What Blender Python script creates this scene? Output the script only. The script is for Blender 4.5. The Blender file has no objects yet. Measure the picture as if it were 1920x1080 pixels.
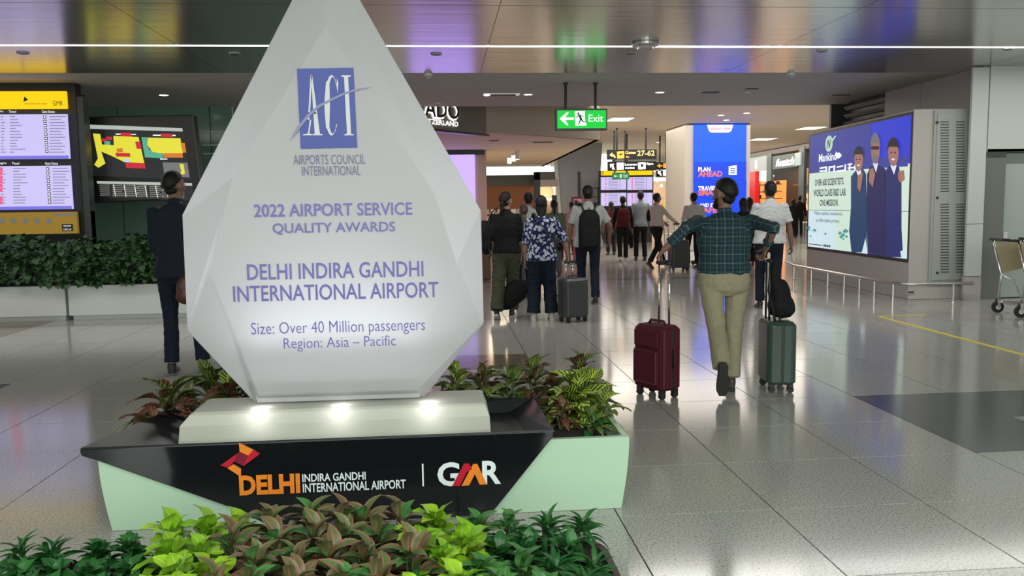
import bpy, bmesh, math, random
from mathutils import Vector, Matrix, noise
R = math.radians
random.seed(7)
sc = bpy.context.scene
col = sc.collection

# ---------------------------------------------------------------- camera, world, exposure
F = 1550.0; CH = 1.5
PSI = math.atan(130/1550); TH = math.atan(155/1550); RO = .014
_f = Vector((math.sin(PSI)*math.cos(TH), math.cos(PSI)*math.cos(TH), -math.sin(TH)))
_r0 = Vector((math.cos(PSI), -math.sin(PSI), 0)); _u0 = _r0.cross(_f)
_u = _u0*math.cos(RO)+_r0*math.sin(RO); _r = _r0*math.cos(RO)-_u0*math.sin(RO)
CAM = Vector((0, 0, CH))
cd = bpy.data.cameras.new('camera'); cam = bpy.data.objects.new('camera', cd); col.objects.link(cam)
cd.sensor_width = 36; cd.lens = 36*F/1920; cd.clip_start = .05; cd.clip_end = 300
cam.matrix_world = Matrix(((_r.x, _u.x, -_f.x, 0), (_r.y, _u.y, -_f.y, 0), (_r.z, _u.z, -_f.z, CH), (0, 0, 0, 1)))
sc.camera = cam

def ray(x, y): return _f+_r*((x-960)/F)-_u*((y-540)/F)
def G(x, y, z=0.0):                      # point of the horizontal plane z seen at a measured spot of the photo
    d = ray(x, y); return CAM+d*((z-CH)/d.z)
def at(x, y, Y):                         # point at depth Y
    d = ray(x, y); return CAM+d*(Y/d.y)

world = bpy.data.worlds.new('world'); sc.world = world; world.use_nodes = True
bg = world.node_tree.nodes['Background']; bg.inputs[0].default_value = (.80, .84, .80, 1); bg.inputs[1].default_value = .75
sc.view_settings.view_transform = 'Standard'; sc.view_settings.look = 'None'
sc.view_settings.gamma = 1; sc.view_settings.use_curve_mapping = False
sc.view_settings.exposure = -0.05
sc.cycles.max_bounces = 7; sc.cycles.sample_clamp_indirect = 4; sc.cycles.use_denoising = True

def area(name, loc, rot, sx, sy, power, color=(1, 1, 1), spread=None):
    l = bpy.data.lights.new(name, 'AREA'); l.shape = 'RECTANGLE'; l.size = sx; l.size_y = sy
    l.energy = power; l.color = color
    if spread: l.spread = spread
    o = bpy.data.objects.new(name, l); col.objects.link(o); o.location = loc; o.rotation_euler = rot
    return o
area('daylight_behind', (1.5, -3.2, 2.4), (R(66), 0, 0), 12, 2.4, 420, (.93, 1, .93))
area('ceiling_fill_behind', (0, .4, 3.36), (0, 0, 0), 12, .5, 230, (.97, 1, .95))  # unseen fill added behind the camera to light people and foreground evenly
area('strip_lamp', (2, 10.13, 3.375), (0, 0, 0), 30, .06, 300, (1, .98, .95))
area('hall_lamp_far', (8, 24, 3.88), (0, 0, 0), 14, 8, 1000, (1, .92, .82))
area('hall_lamp_farther', (8, 38, 3.88), (0, 0, 0), 16, 10, 1200, (1, .93, .84))

# ---------------------------------------------------------------- materials
MATS = {}
def mat(name, color=(.5, .5, .5), rough=.5, metal=0, emit=0, ecol=None, spec=.5, coat=0, build=None, trans=0, alpha=1):
    if name in MATS: return MATS[name]
    m = bpy.data.materials.new(name); m.use_nodes = True
    nt = m.node_tree; b = nt.nodes['Principled BSDF']
    b.inputs['Base Color'].default_value = (*color, 1); b.inputs['Roughness'].default_value = rough
    b.inputs['Metallic'].default_value = metal; b.inputs['Specular IOR Level'].default_value = spec
    if coat: b.inputs['Coat Weight'].default_value = coat; b.inputs['Coat Roughness'].default_value = .05
    if emit:
        b.inputs['Emission Color'].default_value = (*(ecol or color), 1); b.inputs['Emission Strength'].default_value = emit
    if trans: b.inputs['Transmission Weight'].default_value = trans
    if build: build(nt, b)
    MATS[name] = m
    return m
def nd(nt, t, **k):
    n = nt.nodes.new(t)
    for a, v in k.items():
        if a.startswith('i_'): n.inputs[a[2:].replace('_', ' ')].default_value = v
        else: setattr(n, a, v)
    return n
def ramp(nt, fac, stops):
    n = nt.nodes.new('ShaderNodeValToRGB'); e = n.color_ramp.elements
    while len(e) < len(stops): e.new(.5)
    for q, (p, c) in zip(e, stops): q.position = p; q.color = (*c, 1)
    nt.links.new(fac, n.inputs[0]); return n.outputs[0]
def mixc(nt, fac, a, b, mode='MIX'):
    n = nt.nodes.new('ShaderNodeMix'); n.data_type = 'RGBA'; n.blend_type = mode
    for s, v in ((n.inputs[0], fac), (n.inputs[6], a), (n.inputs[7], b)):
        if hasattr(v, 'links'): nt.links.new(v, s)
        else: s.default_value = v if isinstance(v, (int, float)) else (*v, 1)
    return n.outputs[2]
def mth(nt, op, a, b=None):
    n = nt.nodes.new('ShaderNodeMath'); n.operation = op
    for s, v in zip(n.inputs, (a, b)):
        if v is None: continue
        if hasattr(v, 'links'): nt.links.new(v, s)
        else: s.default_value = v
    return n.outputs[0]
def coords(nt, kind='Object'):
    return nt.nodes.new('ShaderNodeTexCoord').outputs[kind]
def pos(nt): return nt.nodes.new('ShaderNodeNewGeometry').outputs['Position']
def bump(nt, b, h, s=.3, d=.01):
    n = nd(nt, 'ShaderNodeBump', i_Strength=s, i_Distance=d); nt.links.new(h, n.inputs['Height']); nt.links.new(n.outputs[0], b.inputs['Normal'])

def granite(base, dark, light, amt=.5):
    def g(nt, b):
        p = pos(nt)
        v = nd(nt, 'ShaderNodeTexNoise', i_Scale=95, i_Detail=3, i_Roughness=.75); nt.links.new(p, v.inputs['Vector'])
        c1 = ramp(nt, v.outputs[0], [(.38, dark), (.47, base), (.56, base), (.68, light)])
        w = nd(nt, 'ShaderNodeTexNoise', i_Scale=1.1, i_Detail=2); nt.links.new(p, w.inputs['Vector'])
        c2 = mixc(nt, mth(nt, 'MULTIPLY', w.outputs[0], .25), c1, tuple(x*.8 for x in base))
        nt.links.new(c2, b.inputs['Base Color'])
    return g
M_TILE = mat('speckled_granite', rough=.12, spec=.55, build=granite((.43, .43, .395), (.13, .13, .115), (.62, .62, .57)))
M_TILE2 = mat('speckled_granite_dark', rough=.16, spec=.5, build=granite((.085, .09, .095), (.05, .05, .052), (.15, .155, .16)))
M_TILE3 = mat('brown_granite', rough=.12, spec=.55, build=granite((.19, .15, .115), (.09, .07, .05), (.3, .25, .2)))
M_JOINT = mat('dark_joint', (.035, .035, .03), .8)
def brushed(nt, b):
    p = pos(nt); mp = nd(nt, 'ShaderNodeMapping'); mp.inputs['Scale'].default_value = (.35, 5, 1); nt.links.new(p, mp.inputs[0])
    n = nd(nt, 'ShaderNodeTexNoise', i_Scale=1.2, i_Detail=3); nt.links.new(mp.outputs[0], n.inputs['Vector'])
    bump(nt, b, n.outputs[0], .10, .03)
M_CEILMETAL = mat('brushed_ceiling_metal', (.50, .49, .46), .2, .85, build=brushed)
def plaster(c):
    def g(nt, b):
        n = nd(nt, 'ShaderNodeTexNoise', i_Scale=2.0, i_Detail=4); nt.links.new(pos(nt), n.inputs['Vector'])
        nt.links.new(mixc(nt, mth(nt, 'MULTIPLY', n.outputs[0], .12), c, tuple(x*.75 for x in c)), b.inputs['Base Color'])
    return g
M_PLAST = mat('grey_plaster', rough=.75, build=plaster((.48, .46, .44)))
M_CREAM = mat('cream_plaster', rough=.7, build=plaster((.62, .52, .41)))
M_CREAM2 = mat('cream_cladding', rough=.5, build=plaster((.50, .47, .42)))
M_WHITEWALL = mat('pale_wall_panel', rough=.35, build=plaster((.56, .60, .57)))
M_GREIGE = mat('greige_wall_panel', rough=.4, build=plaster((.42, .40, .38)))
M_GREEN = mat('green_glass_panel', rough=.12, spec=.6, build=plaster((.15, .26, .215)))
M_WHITE = mat('white_laminate', rough=.3, build=plaster((.66, .68, .66)))
M_PALEGREEN = mat('pale_green_lacquer', rough=.28, build=plaster((.42, .60, .44)))
M_BLACKGLOSS = mat('gloss_black_lacquer', (.006, .008, .009), .10, spec=.5, coat=.3)
M_BLACK = mat('black_plastic', (.012, .012, .013), .35)
M_DARK = mat('dark_frame', (.03, .03, .032), .4)
M_STEEL = mat('brushed_steel', (.55, .54, .52), .28, .95)
M_CHROME = mat('chrome', (.75, .75, .74), .12, 1)
M_LED = mat('led_strip', (1, 1, 1), .5, emit=7, ecol=(1, .98, .93))
M_LAMP = mat('downlight_lens', (1, 1, 1), .5, emit=9, ecol=(1, .95, .86))
M_LAMPW = mat('warm_light_panel', (1, 1, 1), .5, emit=4, ecol=(1, .88, .70))
M_WINDOW = mat('bright_daylight_glass', (.8, .9, .85), .2, emit=1.8, ecol=(.80, 1, .90))
M_SOIL = mat('dark_soil', (.03, .022, .015), .95)
M_RUBBER = mat('wheel_rubber', (.02, .02, .02), .6)

# ---------------------------------------------------------------- mesh helpers
class MB:
    def __init__(s): s.v = []; s.f = []; s.uv = {}
    def add(s, vs, fs):
        n = len(s.v); s.v += [Vector(p) for p in vs]; s.f += [tuple(i+n for i in f) for f in fs]; return s
    def box(s, c, d, rz=0, M=None):
        c = Vector(c); hx, hy, hz = d[0]/2, d[1]/2, d[2]/2
        rot = M or Matrix.Rotation(rz, 3, 'Z')
        vs = [c+rot@Vector((x*hx, y*hy, z*hz)) for x in (-1, 1) for y in (-1, 1) for z in (-1, 1)]
        return s.add(vs, [(0, 1, 3, 2), (4, 6, 7, 5), (0, 4, 5, 1), (2, 3, 7, 6), (0, 2, 6, 4), (1, 5, 7, 3)])
    def prism(s, pts, off):
        n = len(pts); off = Vector(off); a = [Vector(p) for p in pts]
        s.add(a+[p+off for p in a], [tuple(range(n))[::-1], tuple(range(n, 2*n))]+[(i, (i+1) % n, (i+1) % n+n, i+n) for i in range(n)])
        return s
    def quad(s, a, b, c, d): return s.add([a, b, c, d], [(0, 1, 2, 3)])
    def tube(s, pts, r, n=8, closed=False):
        pts = [Vector(p) for p in pts]; k = len(pts); rr = r if isinstance(r, (list, tuple)) else [r]*k
        vs = []; up = None
        for i, p in enumerate(pts):
            t = (pts[min(i+1, k-1)]-pts[max(i-1, 0)]).normalized()
            if up is None: up = Vector((0, 0, 1)) if abs(t.z) < .9 else Vector((1, 0, 0))
            a = t.cross(up).normalized(); b = a.cross(t).normalized(); up = b
            e = rr[i] if isinstance(rr[i], (list, tuple)) else (rr[i], rr[i])
            for j in range(n):
                q = 2*math.pi*j/n; vs.append(p+a*(math.cos(q)*e[0])+b*(math.sin(q)*e[1]))
        fs = [(i*n+j, i*n+(j+1) % n, (i+1)*n+(j+1) % n, (i+1)*n+j) for i in range(k-1) for j in range(n)]
        fs += [tuple(range(n))[::-1], tuple(range((k-1)*n, k*n))]
        return s.add(vs, fs)
    def loft(s, rings):
        n = len(rings[0]); k = len(rings)
        fs = [(i*n+j, i*n+(j+1) % n, (i+1)*n+(j+1) % n, (i+1)*n+j) for i in range(k-1) for j in range(n)]
        fs += [tuple(range(n))[::-1], tuple(range((k-1)*n, k*n))]
        return s.add([p for r in rings for p in r], fs)
    def ball(s, c, r, M=None, seg=14, rings=9):
        c = Vector(c); r = r if isinstance(r, (tuple, list)) else (r, r, r); M = M or Matrix.Identity(3)
        vs = [c+M@Vector((0, 0, r[2]))]
        for i in range(1, rings):
            a = math.pi*i/rings
            for j in range(seg):
                b = 2*math.pi*j/seg
                vs.append(c+M@Vector((r[0]*math.sin(a)*math.cos(b), r[1]*math.sin(a)*math.sin(b), r[2]*math.cos(a))))
        vs.append(c+M@Vector((0, 0, -r[2]))); L = len(vs)-1
        fs = [(0, 1+j, 1+(j+1) % seg) for j in range(seg)]
        for i in range(rings-2):
            for j in range(seg):
                a = 1+i*seg+j; b = 1+i*seg+(j+1) % seg; fs.append((a, a+seg, b+seg, b))
        fs += [(L, 1+(rings-2)*seg+(j+1) % seg, 1+(rings-2)*seg+j) for j in range(seg)]
        return s.add(vs, fs)
    def disc(s, c, r, axis, t, n=24):
        c = Vector(c); ax = Vector(axis).normalized(); a = ax.orthogonal().normalized(); b = ax.cross(a)
        return s.prism([c+a*(math.cos(2*math.pi*i/n)*r)+b*(math.sin(2*math.pi*i/n)*r) for i in range(n)], ax*t)
    def join(s, o):
        return s.add(o.v, o.f)
    def xf(s, M): s.v = [M@p for p in s.v]; return s

def mesh_of(mb, name, m=None, smooth=False):
    me = bpy.data.meshes.new(name); me.from_pydata([tuple(p) for p in mb.v], [], mb.f)
    if m: me.materials.append(m)
    if smooth: me.polygons.foreach_set('use_smooth', [True]*len(me.polygons))
    return me
def fixn(me):
    bm = bmesh.new(); bm.from_mesh(me); bmesh.ops.recalc_face_normals(bm, faces=bm.faces); bm.to_mesh(me); bm.free()
def worldmat(o):
    M = Matrix.Translation(o.location) @ o.rotation_euler.to_matrix().to_4x4()
    return worldmat(o.parent) @ M if o.parent else M
def obj(name, mb, m, parent=None, W=False, smooth=False, bev=0, label=None, kind=None, seg=2, loc=None):
    """link one mesh object; W: the vertices are world coordinates although it has a parent"""
    if W and parent: mb.xf(worldmat(parent).inverted())
    me = mesh_of(mb, name, m, smooth); fixn(me)
    o = bpy.data.objects.new(name, me); col.objects.link(o)
    if parent: o.parent = parent
    if loc: o.location = loc
    if bev:
        b = o.modifiers.new('bevel', 'BEVEL'); b.width = bev; b.segments = seg; b.limit_method = 'ANGLE'; b.angle_limit = R(40)
    if label: o['label'] = label
    if kind: o['kind'] = kind
    return o
def thing(name, label, cat, loc=(0, 0, 0), rz=0, group=None):
    o = bpy.data.objects.new(name, None); o.empty_display_size = .1; col.objects.link(o)
    o.location = loc; o.rotation_euler = (0, 0, rz); tag(o, label, cat, group); return o
def tag(o, label, cat, group=None):
    o['label'] = label; o['category'] = cat
    if group: o['group'] = group
    return o
def struct(name, mb=None, m=None, bev=0):
    if mb is None:
        o = bpy.data.objects.new(name, None); col.objects.link(o)
    else: o = obj(name, mb, m, bev=bev)
    o['kind'] = 'structure'; return o
def dup(root, loc, rz, label=None, group=None):
    def cp(o, par):
        c = o.copy(); col.objects.link(c); c.parent = par
        for ch in o.children: cp(ch, c)
        return c
    r = cp(root, None); r.location = loc; r.rotation_euler = (0, 0, rz)
    if label: r['label'] = label
    if group: r['group'] = group
    return r
def rect_ring(cx, cy, z, hx, hy, rad=.03, n=5):
    out = []
    for qx, qy, a0 in ((1, 1, 0), (-1, 1, 90), (-1, -1, 180), (1, -1, 270)):
        for i in range(n):
            a = R(a0+90*i/(n-1)); out.append(Vector((cx+qx*(hx-rad)+rad*math.cos(a), cy+qy*(hy-rad)+rad*math.sin(a), z)))
    return out

# planar frame for prints: u to the right, v up, off towards the viewer
class Frame:
    def __init__(s, o, ex, ez=(0, 0, 1)):
        s.o = Vector(o); s.ex = Vector(ex).normalized(); s.ez = Vector(ez).normalized(); s.n = s.ex.cross(s.ez).normalized()
    def p(s, u, v, off=0): return s.o+s.ex*u+s.ez*v+s.n*off
    def uv(s, q):
        q = Vector(q)-s.o; return q.dot(s.ex), q.dot(s.ez)
    def px(s, x, y):     # where the line of sight at a measured spot meets this plane
        d = ray(x, y); t = (s.o-CAM).dot(s.n)/d.dot(s.n); return s.uv(CAM+d*t)
    def poly(s, mb, pts, off=.002, t=.0015): mb.prism([s.p(u, v, off) for u, v in pts], s.n*t); return mb
    def rect(s, mb, u0, v0, u1, v1, off=.002, t=.0015): return s.poly(mb, [(u0, v0), (u1, v0), (u1, v1), (u0, v1)], off, t)
_tc = {}
def textmesh(txt, bold=0.0, shear=0):
    k = (txt, bold, shear)
    if k not in _tc:
        cu = bpy.data.curves.new('t', 'FONT'); cu.body = txt; cu.offset = bold; cu.shear = shear; cu.resolution_u = 3
        o = bpy.data.objects.new('t', cu); col.objects.link(o)
        dg = bpy.context.evaluated_depsgraph_get(); me = bpy.data.meshes.new_from_object(o.evaluated_get(dg))
        vs = [tuple(v.co) for v in me.vertices]; fs = [tuple(p.vertices) for p in me.polygons]
        bpy.data.objects.remove(o); bpy.data.curves.remove(cu); bpy.data.meshes.remove(me)
        x0 = min(v[0] for v in vs); x1 = max(v[0] for v in vs); y0 = min(v[1] for v in vs); y1 = max(v[1] for v in vs)
        _tc[k] = ([((a-x0)/(x1-x0), (b-y0)/(y1-y0)) for a, b, _ in vs], fs)
    return _tc[k]
def text(fr, mb, txt, u0, v0, u1, v1, off=.003, bold=0.0, shear=0):
    """lettering fitted to a rectangle of the frame"""
    vs, fs = textmesh(txt, bold, shear)
    return mb.add([fr.p(u0+a*(u1-u0), v0+b*(v1-v0), off) for a, b in vs], fs)
def textpx(fr, mb, txt, x0, y0, x1, y1, off=.003, bold=0.0):
    yc = (y0+y1)/2; xc = (x0+x1)/2
    return text(fr, mb, txt, fr.px(x0, yc)[0], fr.px(xc, y1)[1], fr.px(x1, yc)[0], fr.px(xc, y0)[1], off, bold)
def sheet(name, mb, m, parent, W=True, label=None):
    many = name in ('flight_rows', 'gate_boxes', 'gate_numbers', 'status_blocks', 'legend_lines', 'legend_rules', 'service_icons')
    if W: mb.xf(worldmat(parent).inverted())
    me = mesh_of(mb, name, m); o = bpy.data.objects.new(name, me); col.objects.link(o); o.parent = parent
    if many: o['kind'] = 'stuff'
    if label: o['label'] = label
    return o
def em(name, c, s=1.0): return mat(name, tuple(x*.3 for x in c), .5, emit=s, ecol=c)

# ---------------------------------------------------------------- floor: slab, tiles, tape
DX, DY, X0, Y0 = .77, .74, 1.59, 3.06
floor = struct('floor', MB().box((4, 22, -.035), (50, 60, .05)), M_JOINT)
def tile_kind(x, y):                       # x, y: centre
    if 3.13 < x < 6.9 and 4.54 < y < 6.02: return 'd'
    if x < -3.8 and 6.76 < y < 7.5 and x > -6: return 'd'
    if -6 < x < -5.2 and y > 9.7 and y < 11.6: return 'b'
    if .1 < x < .9 and 7.4 < y < 8.24: return 'b'
    return 'g'
cells = []
for i in range(-30, 40):
    for j in range(-12, 62):
        cx = X0+(i+.5)*DX; cy = Y0+(j+.5)*DY
        if cx < -20 or cx > 28: continue
        cells.append((cx, cy))
def visible(x, y):
    v = Vector((x, y, 0))-CAM; z = v.dot(_f)
    if z < .5: return False
    px = 960+F*v.dot(_r)/z; py = 540-F*v.dot(_u)/z
    return -150 < px < 2070 and py < 1250
near = sorted([c for c in cells if visible(*c)], key=lambda c: c[0]**2+c[1]**2)[:300]
ns = set(near)
tm = {'g': mesh_of(MB().box((0, 0, -.005), (DX-.007, DY-.007, .01)), 'tile', M_TILE),
      'd': mesh_of(MB().box((0, 0, -.005), (DX-.0015, DY-.0015, .01)), 'tile', M_TILE2),
      'b': mesh_of(MB().box((0, 0, -.005), (DX-.004, DY-.004, .01)), 'tile', M_TILE3)}
for c in near:
    o = bpy.data.objects.new('tile', tm[tile_kind(*c)]); col.objects.link(o); o.parent = floor; o.location = (c[0], c[1], 0)
far = MB()
for c in cells:
    if c not in ns:
        g = .006 if c[1] > 9 else .004
        x0, x1, y0, y1 = c[0]-DX/2+g/2, c[0]+DX/2-g/2, c[1]-DY/2+g/2, c[1]+DY/2-g/2
        far.add([(x0, y0, 0), (x1, y0, 0), (x1, y1, 0), (x0, y1, 0), (x0, y0, -.01), (x1, y0, -.01), (x1, y1, -.01), (x0, y1, -.01)],
                [(0, 1, 2, 3), (0, 4, 5, 1), (1, 5, 6, 2), (2, 6, 7, 3), (3, 7, 4, 0)])
obj('distant_tiles', far, M_TILE, floor, kind='stuff')
obj('dark_border_strip', MB().box((4, 16.25, -.004), (40, .22, .0105)), M_TILE2, floor)
M_TAPE = mat('yellow_tape', (.75, .62, .06), .45)
ta, tb, tc = G(1650, 594), G(1925, 667), G(1742, 592)
mb = MB(); n = Vector((.03, 0, 0))
mb.prism([ta-n, ta+n, tb+n*1.2, tb-n*1.2], (0, 0, .0015))
tag(obj('floor_tape', mb, M_TAPE, loc=(0, 0, .0005)), 'long yellow tape line running toward the right edge of the tiled floor', 'tape')
mb = MB(); n = Vector((0, .025, 0)); mb.prism([ta-n, tc-n, tc+n, ta+n], (0, 0, .0012))
tag(obj('floor_tape', mb, M_TAPE, loc=(0, .06, .0005)), 'short yellow tape line running crosswise below the billboard railing', 'tape')

# ---------------------------------------------------------------- ceilings
ZC, ZH = 3.4, 3.92
ceiling = struct('ceiling')
rows = [(-4, .2), (.2, 2.2), (2.2, 4.2), (4.2, 6.15), (6.15, 8.1), (8.1, 10.1), (10.16, 12.13)]
for a, b in rows:
    for k in range(-5, 6):
        xa = .60+k*3.6; xb = xa+3.6
        obj('ceiling_panel', MB().box(((xa+xb)/2, (a+b)/2, ZC+.02), (xb-xa-.006, b-a-.012, .04)), M_CEILMETAL, ceiling)
obj('seam_channel', MB().box((0, 8.1, ZC+.012), (40, .03, .006)), M_DARK, ceiling)
obj('backing', MB().box((0, 4, ZC+.07), (40, 16.3, .04)), M_DARK, ceiling)
t = thing('strip_light', 'long white linear light strip crossing the whole metal ceiling', 'light', (2, 10.13, ZC))
obj('diffuser', MB().box((-6.7, 0, .004), (18.6, .055, .012)), M_LED, t)
obj('diffuser', MB().box((6.7, 0, .004), (12.2, .055, .012)), M_LED, t)
obj('channel', MB().box((0, 0, .03), (40, .07, .03)), M_DARK, t)
obj('plaster_ceiling', MB().box((0, 14.12, ZC+.03), (44, 3.94, .06)), M_PLAST, ceiling)
obj('plaster_step', MB().box((4, 16.12, ZC+.3), (48, .06, .6)), M_PLAST, ceiling)
obj('hall_ceiling', MB().box((6, 33.5, ZH+.05), (52, 34.8, .1)), M_CREAM, ceiling)

def downlight(x, y, z, label, r=.075, warm=False, group=None):
    t = thing('downlight', label, 'light', (x, y, z), group=group)
    rr = MB(); n = 20
    for R0, R1 in ((r*1.35, r),):
        for i in range(n):
            a, b = 2*math.pi*i/n, 2*math.pi*(i+1)/n
            rr.add([(R0*math.cos(a), R0*math.sin(a), -.004), (R0*math.cos(b), R0*math.sin(b), -.004), (R1*math.cos(b), R1*math.sin(b), -.008), (R1*math.cos(a), R1*math.sin(a), -.008),
                    (R0*math.cos(a), R0*math.sin(a), 0), (R0*math.cos(b), R0*math.sin(b), 0)], [(0, 1, 2, 3), (4, 5, 1, 0)])
    obj('trim_ring', rr, M_WHITE, t)
    obj('lens', MB().disc((0, 0, -.005), r, (0, 0, 1), .004, n), M_LAMP, t)
    l = bpy.data.lights.new('spot', 'SPOT'); l.energy = 45; l.spot_size = R(110); l.spot_blend = .8; l.shadow_soft_size = r; l.color = (1, .93, .84)
    lo = bpy.data.objects.new('spot', l); col.objects.link(lo); lo.location = (x, y, z-.03)
    return t
p = G(307, 178, ZC); downlight(p.x, p.y, ZC, 'round recessed downlight above the black map screen')
p = G(400, 205, ZC)
p = G(990, 177, ZC); downlight(p.x, p.y, ZC, 'round recessed downlight beside the lit ceiling air vent')
p = G(1237, 173, ZC); downlight(p.x, p.y, ZC, 'round recessed downlight right of the green exit sign')
for x, y, l in ((1362, 225, 'lit downlight just above the tall blue screen, nearer one'), (1352, 216, 'lit downlight left of the others above the tall blue screen'),
                (1400, 212, 'lit downlight right of the tall blue screen near the ceiling edge'), (1235, 267, 'small lit downlight above the gates sign')):
    p = G(x, y, ZH); downlight(p.x, p.y, ZH, l, .09)
def lightpanel(x, y, sx, sy, label):
    p = G(x, y, ZH); t = thing('panel_light', label, 'light', (p.x, p.y, ZH))
    obj('diffuser', MB().box((0, 0, -.006), (sx, sy, .01)), M_LAMPW, t)
    f = MB(); w = .05
    for a, b, c, d in ((0, sy/2+w/2, sx+2*w, w), (0, -sy/2-w/2, sx+2*w, w), (sx/2+w/2, 0, w, sy), (-sx/2-w/2, 0, w, sy)): f.box((a, b, -.01), (c, d, .02))
    obj('frame', f, M_WHITE, t)
lightpanel(1163, 223, .62, .95, 'bright square ceiling light panel right of the exit sign')
lightpanel(1217, 193, .6, .5, 'thin bright ceiling light panel at the ceiling edge')
lightpanel(1521, 239.5, .7, 1.0, 'bright ceiling light panel above the billboard left end')
lightpanel(1430, 260.5, .8, 1.1, 'warm ceiling light panel right of the tall blue screen')
def disc_unit(nm, x, y, z, r, lab, cat, h=.05, m=None):
    p = G(x, y, z); t = thing(nm, lab, cat, (p.x, p.y, z))
    obj('housing', MB().disc((0, 0, -h*.5), r, (0, 0, 1), h*.5), m or M_WHITE, t, bev=.005)
    obj('sensor', MB().disc((0, 0, -h), r*.6, (0, 0, 1), h*.5), M_GREIGE, t, bev=.005)
disc_unit('smoke_detector', 803, 138, ZC, .06, 'smoke detector behind the right side of the award top', 'detector', .07)
disc_unit('smoke_detector', 820, 192, ZC, .06, 'smoke detector just above the lit watch shop name', 'detector', .07)
disc_unit('smoke_detector', 1400, 172, ZC, .06, 'smoke detector right of the bluish ceiling vent', 'detector', .07)
disc_unit('smoke_detector', 1483, 137, ZC, .06, 'smoke detector at the metal ceiling edge, right side', 'detector', .07)
disc_unit('ceiling_speaker', 1210, 80, ZC, .16, 'round white dome unit breaking the light strip', 'ceiling unit', .08, M_STEEL)
for x, y, z, w, d, lab in ((940, 177, ZC, .52, .13, 'lit rectangular air vent left of a downlight'), (1330, 172, ZC, .42, .2, 'bluish air vent above the tall blue screen'),
                           (1575, 177, ZC, .45, .12, 'dark air vent near the wall louvre'), (1408, 165, ZC, .3, .1, 'small dark air vent right of the bluish vent'),
                           (1015, 266, 3.07, .7, .4, 'long slotted vent in the shop soffit'), (925, 263, 3.07, .3, .25, 'small square vent in the shop soffit'),
                           (140, 178, ZC, .4, .08, 'dark slot vent beside the yellow header board')):
    p = G(x, y, z); t = thing('air_vent', lab, 'vent', (p.x, p.y, z))
    lit = 'lit' in lab and 'slotted' not in lab
    if lit: d = .26; w = .62
    obj('frame', MB().box((0, 0, -.004), (w, d, .008)), mat('glowing_vent_face', (.7, .7, .7), .5, emit=.35, ecol=(1, 1, 1)) if lit else M_GREIGE, t)  # white frame of the lit vent given its own faint glow to show up
    for k in range(4): obj('slat', MB().box((.05*w, -d*.3+d*.2*k, -.012), (w*.7, d*.07, .012)), M_DARK, t)
    if lit: obj('lamp', MB().box((-w*.4, 0, -.01), (w*.12, d*.7, .006)), M_LAMP, t)
for x, y, lab in ((43, 99, 'dark oval fitting under the light strip, far left'), (440, 100, 'dark oval fitting under the light strip left of the award'), (818, 101, 'oval fitting under the light strip right of the award'),
                  (1183, 99, 'dark oval fitting left of the dome unit'), (1541, 95, 'dark oval fitting under the strip above the billboard'), (1890, 91, 'dark oval fitting under the strip at the far right')):
    p = G(x, y, ZC); t = thing('ceiling_fitting', lab, 'ceiling fitting', (p.x, p.y, ZC))
    obj('ring', MB().disc((0, 0, -.012), .07, (0, 0, 1), .012), M_GREIGE, t); obj('grille', MB().disc((0, 0, -.016), .05, (0, 0, 1), .008), M_DARK, t)

# ---------------------------------------------------------------- left green glass wall
wl = struct('wall_left')
for k in range(9):
    x1 = -2.6-k*1.65; obj('glass_panel', MB().box((x1-.825, 16.05, 1.7), (1.635, .05, 3.4)), M_GREEN, wl)
obj('backing', MB().box((-9.5, 16.12, 1.7), (15, .06, 3.4)), M_DARK, wl)
M_TRIMLINE = mat('white_trim', (.55, .6, .58), .4)
tr = MB()
for y in (247, 272, 288):
    z = at(400, y, 16).z; tr.box((-3.55, 16.015, z), (1.7, .02, .025))
tr.box((-3.83, 16.015, 2.9), (.02, .02, 1.0)); obj('trim_line', tr, M_TRIMLINE, wl)

# ---------------------------------------------------------------- right side walls
wr = struct('wall_right')
XW = 7.88
for y0, y1, m in ((11.62, 13.2, M_GREIGE), (13.2, 14.3, M_GREIGE)):
    obj('wall_panel', MB().box((XW+.05, (y0+y1)/2, 1.7), (.1, y1-y0-.015, 3.4)), m, wr)
obj('wall_panel', MB().box((XW+.06, 15.1, 1.3), (.1, 1.6, 2.6)), M_GREIGE, wr)
obj('column', MB().box((XW+.13, 11.72, 2.8), (.26, .2, 1.2)), M_WHITEWALL, wr)
obj('column', MB().box((XW-.07, 11.58, .745), (.25, .05, .765)), M_WHITEWALL, wr, bev=.004)
obj('column', MB().box((XW-.07, 11.58, 2.26), (.25, .05, 2.25)), M_WHITEWALL, wr, bev=.004)
obj('skirting', MB().box((XW-.07, 11.59, .18), (.27, .05, .36)), M_GREIGE, wr)
for x0, x1 in ((7.945, 9.9), (9.91, 11.7), (11.71, 13.5)):
    obj('wall_panel', MB().box(((x0+x1)/2, 11.6, 2.79), (x1-x0-.008, .1, 1.22)), M_WHITEWALL, wr)
    obj('soffit', MB().box(((x0+x1)/2, 12.1, 2.2), (x1-x0, 1.1, .04)), M_WHITEWALL, wr)
obj('recess_panel', MB().box((8.13, 12.1, 1.09), (.37, .9, 2.18)), mat('recess_grey', (.17, .18, .165), .4), wr)
obj('recess_back', MB().box((11.2, 12.4, 1.09), (5.6, .1, 2.18)), M_GREIGE, wr)
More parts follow.
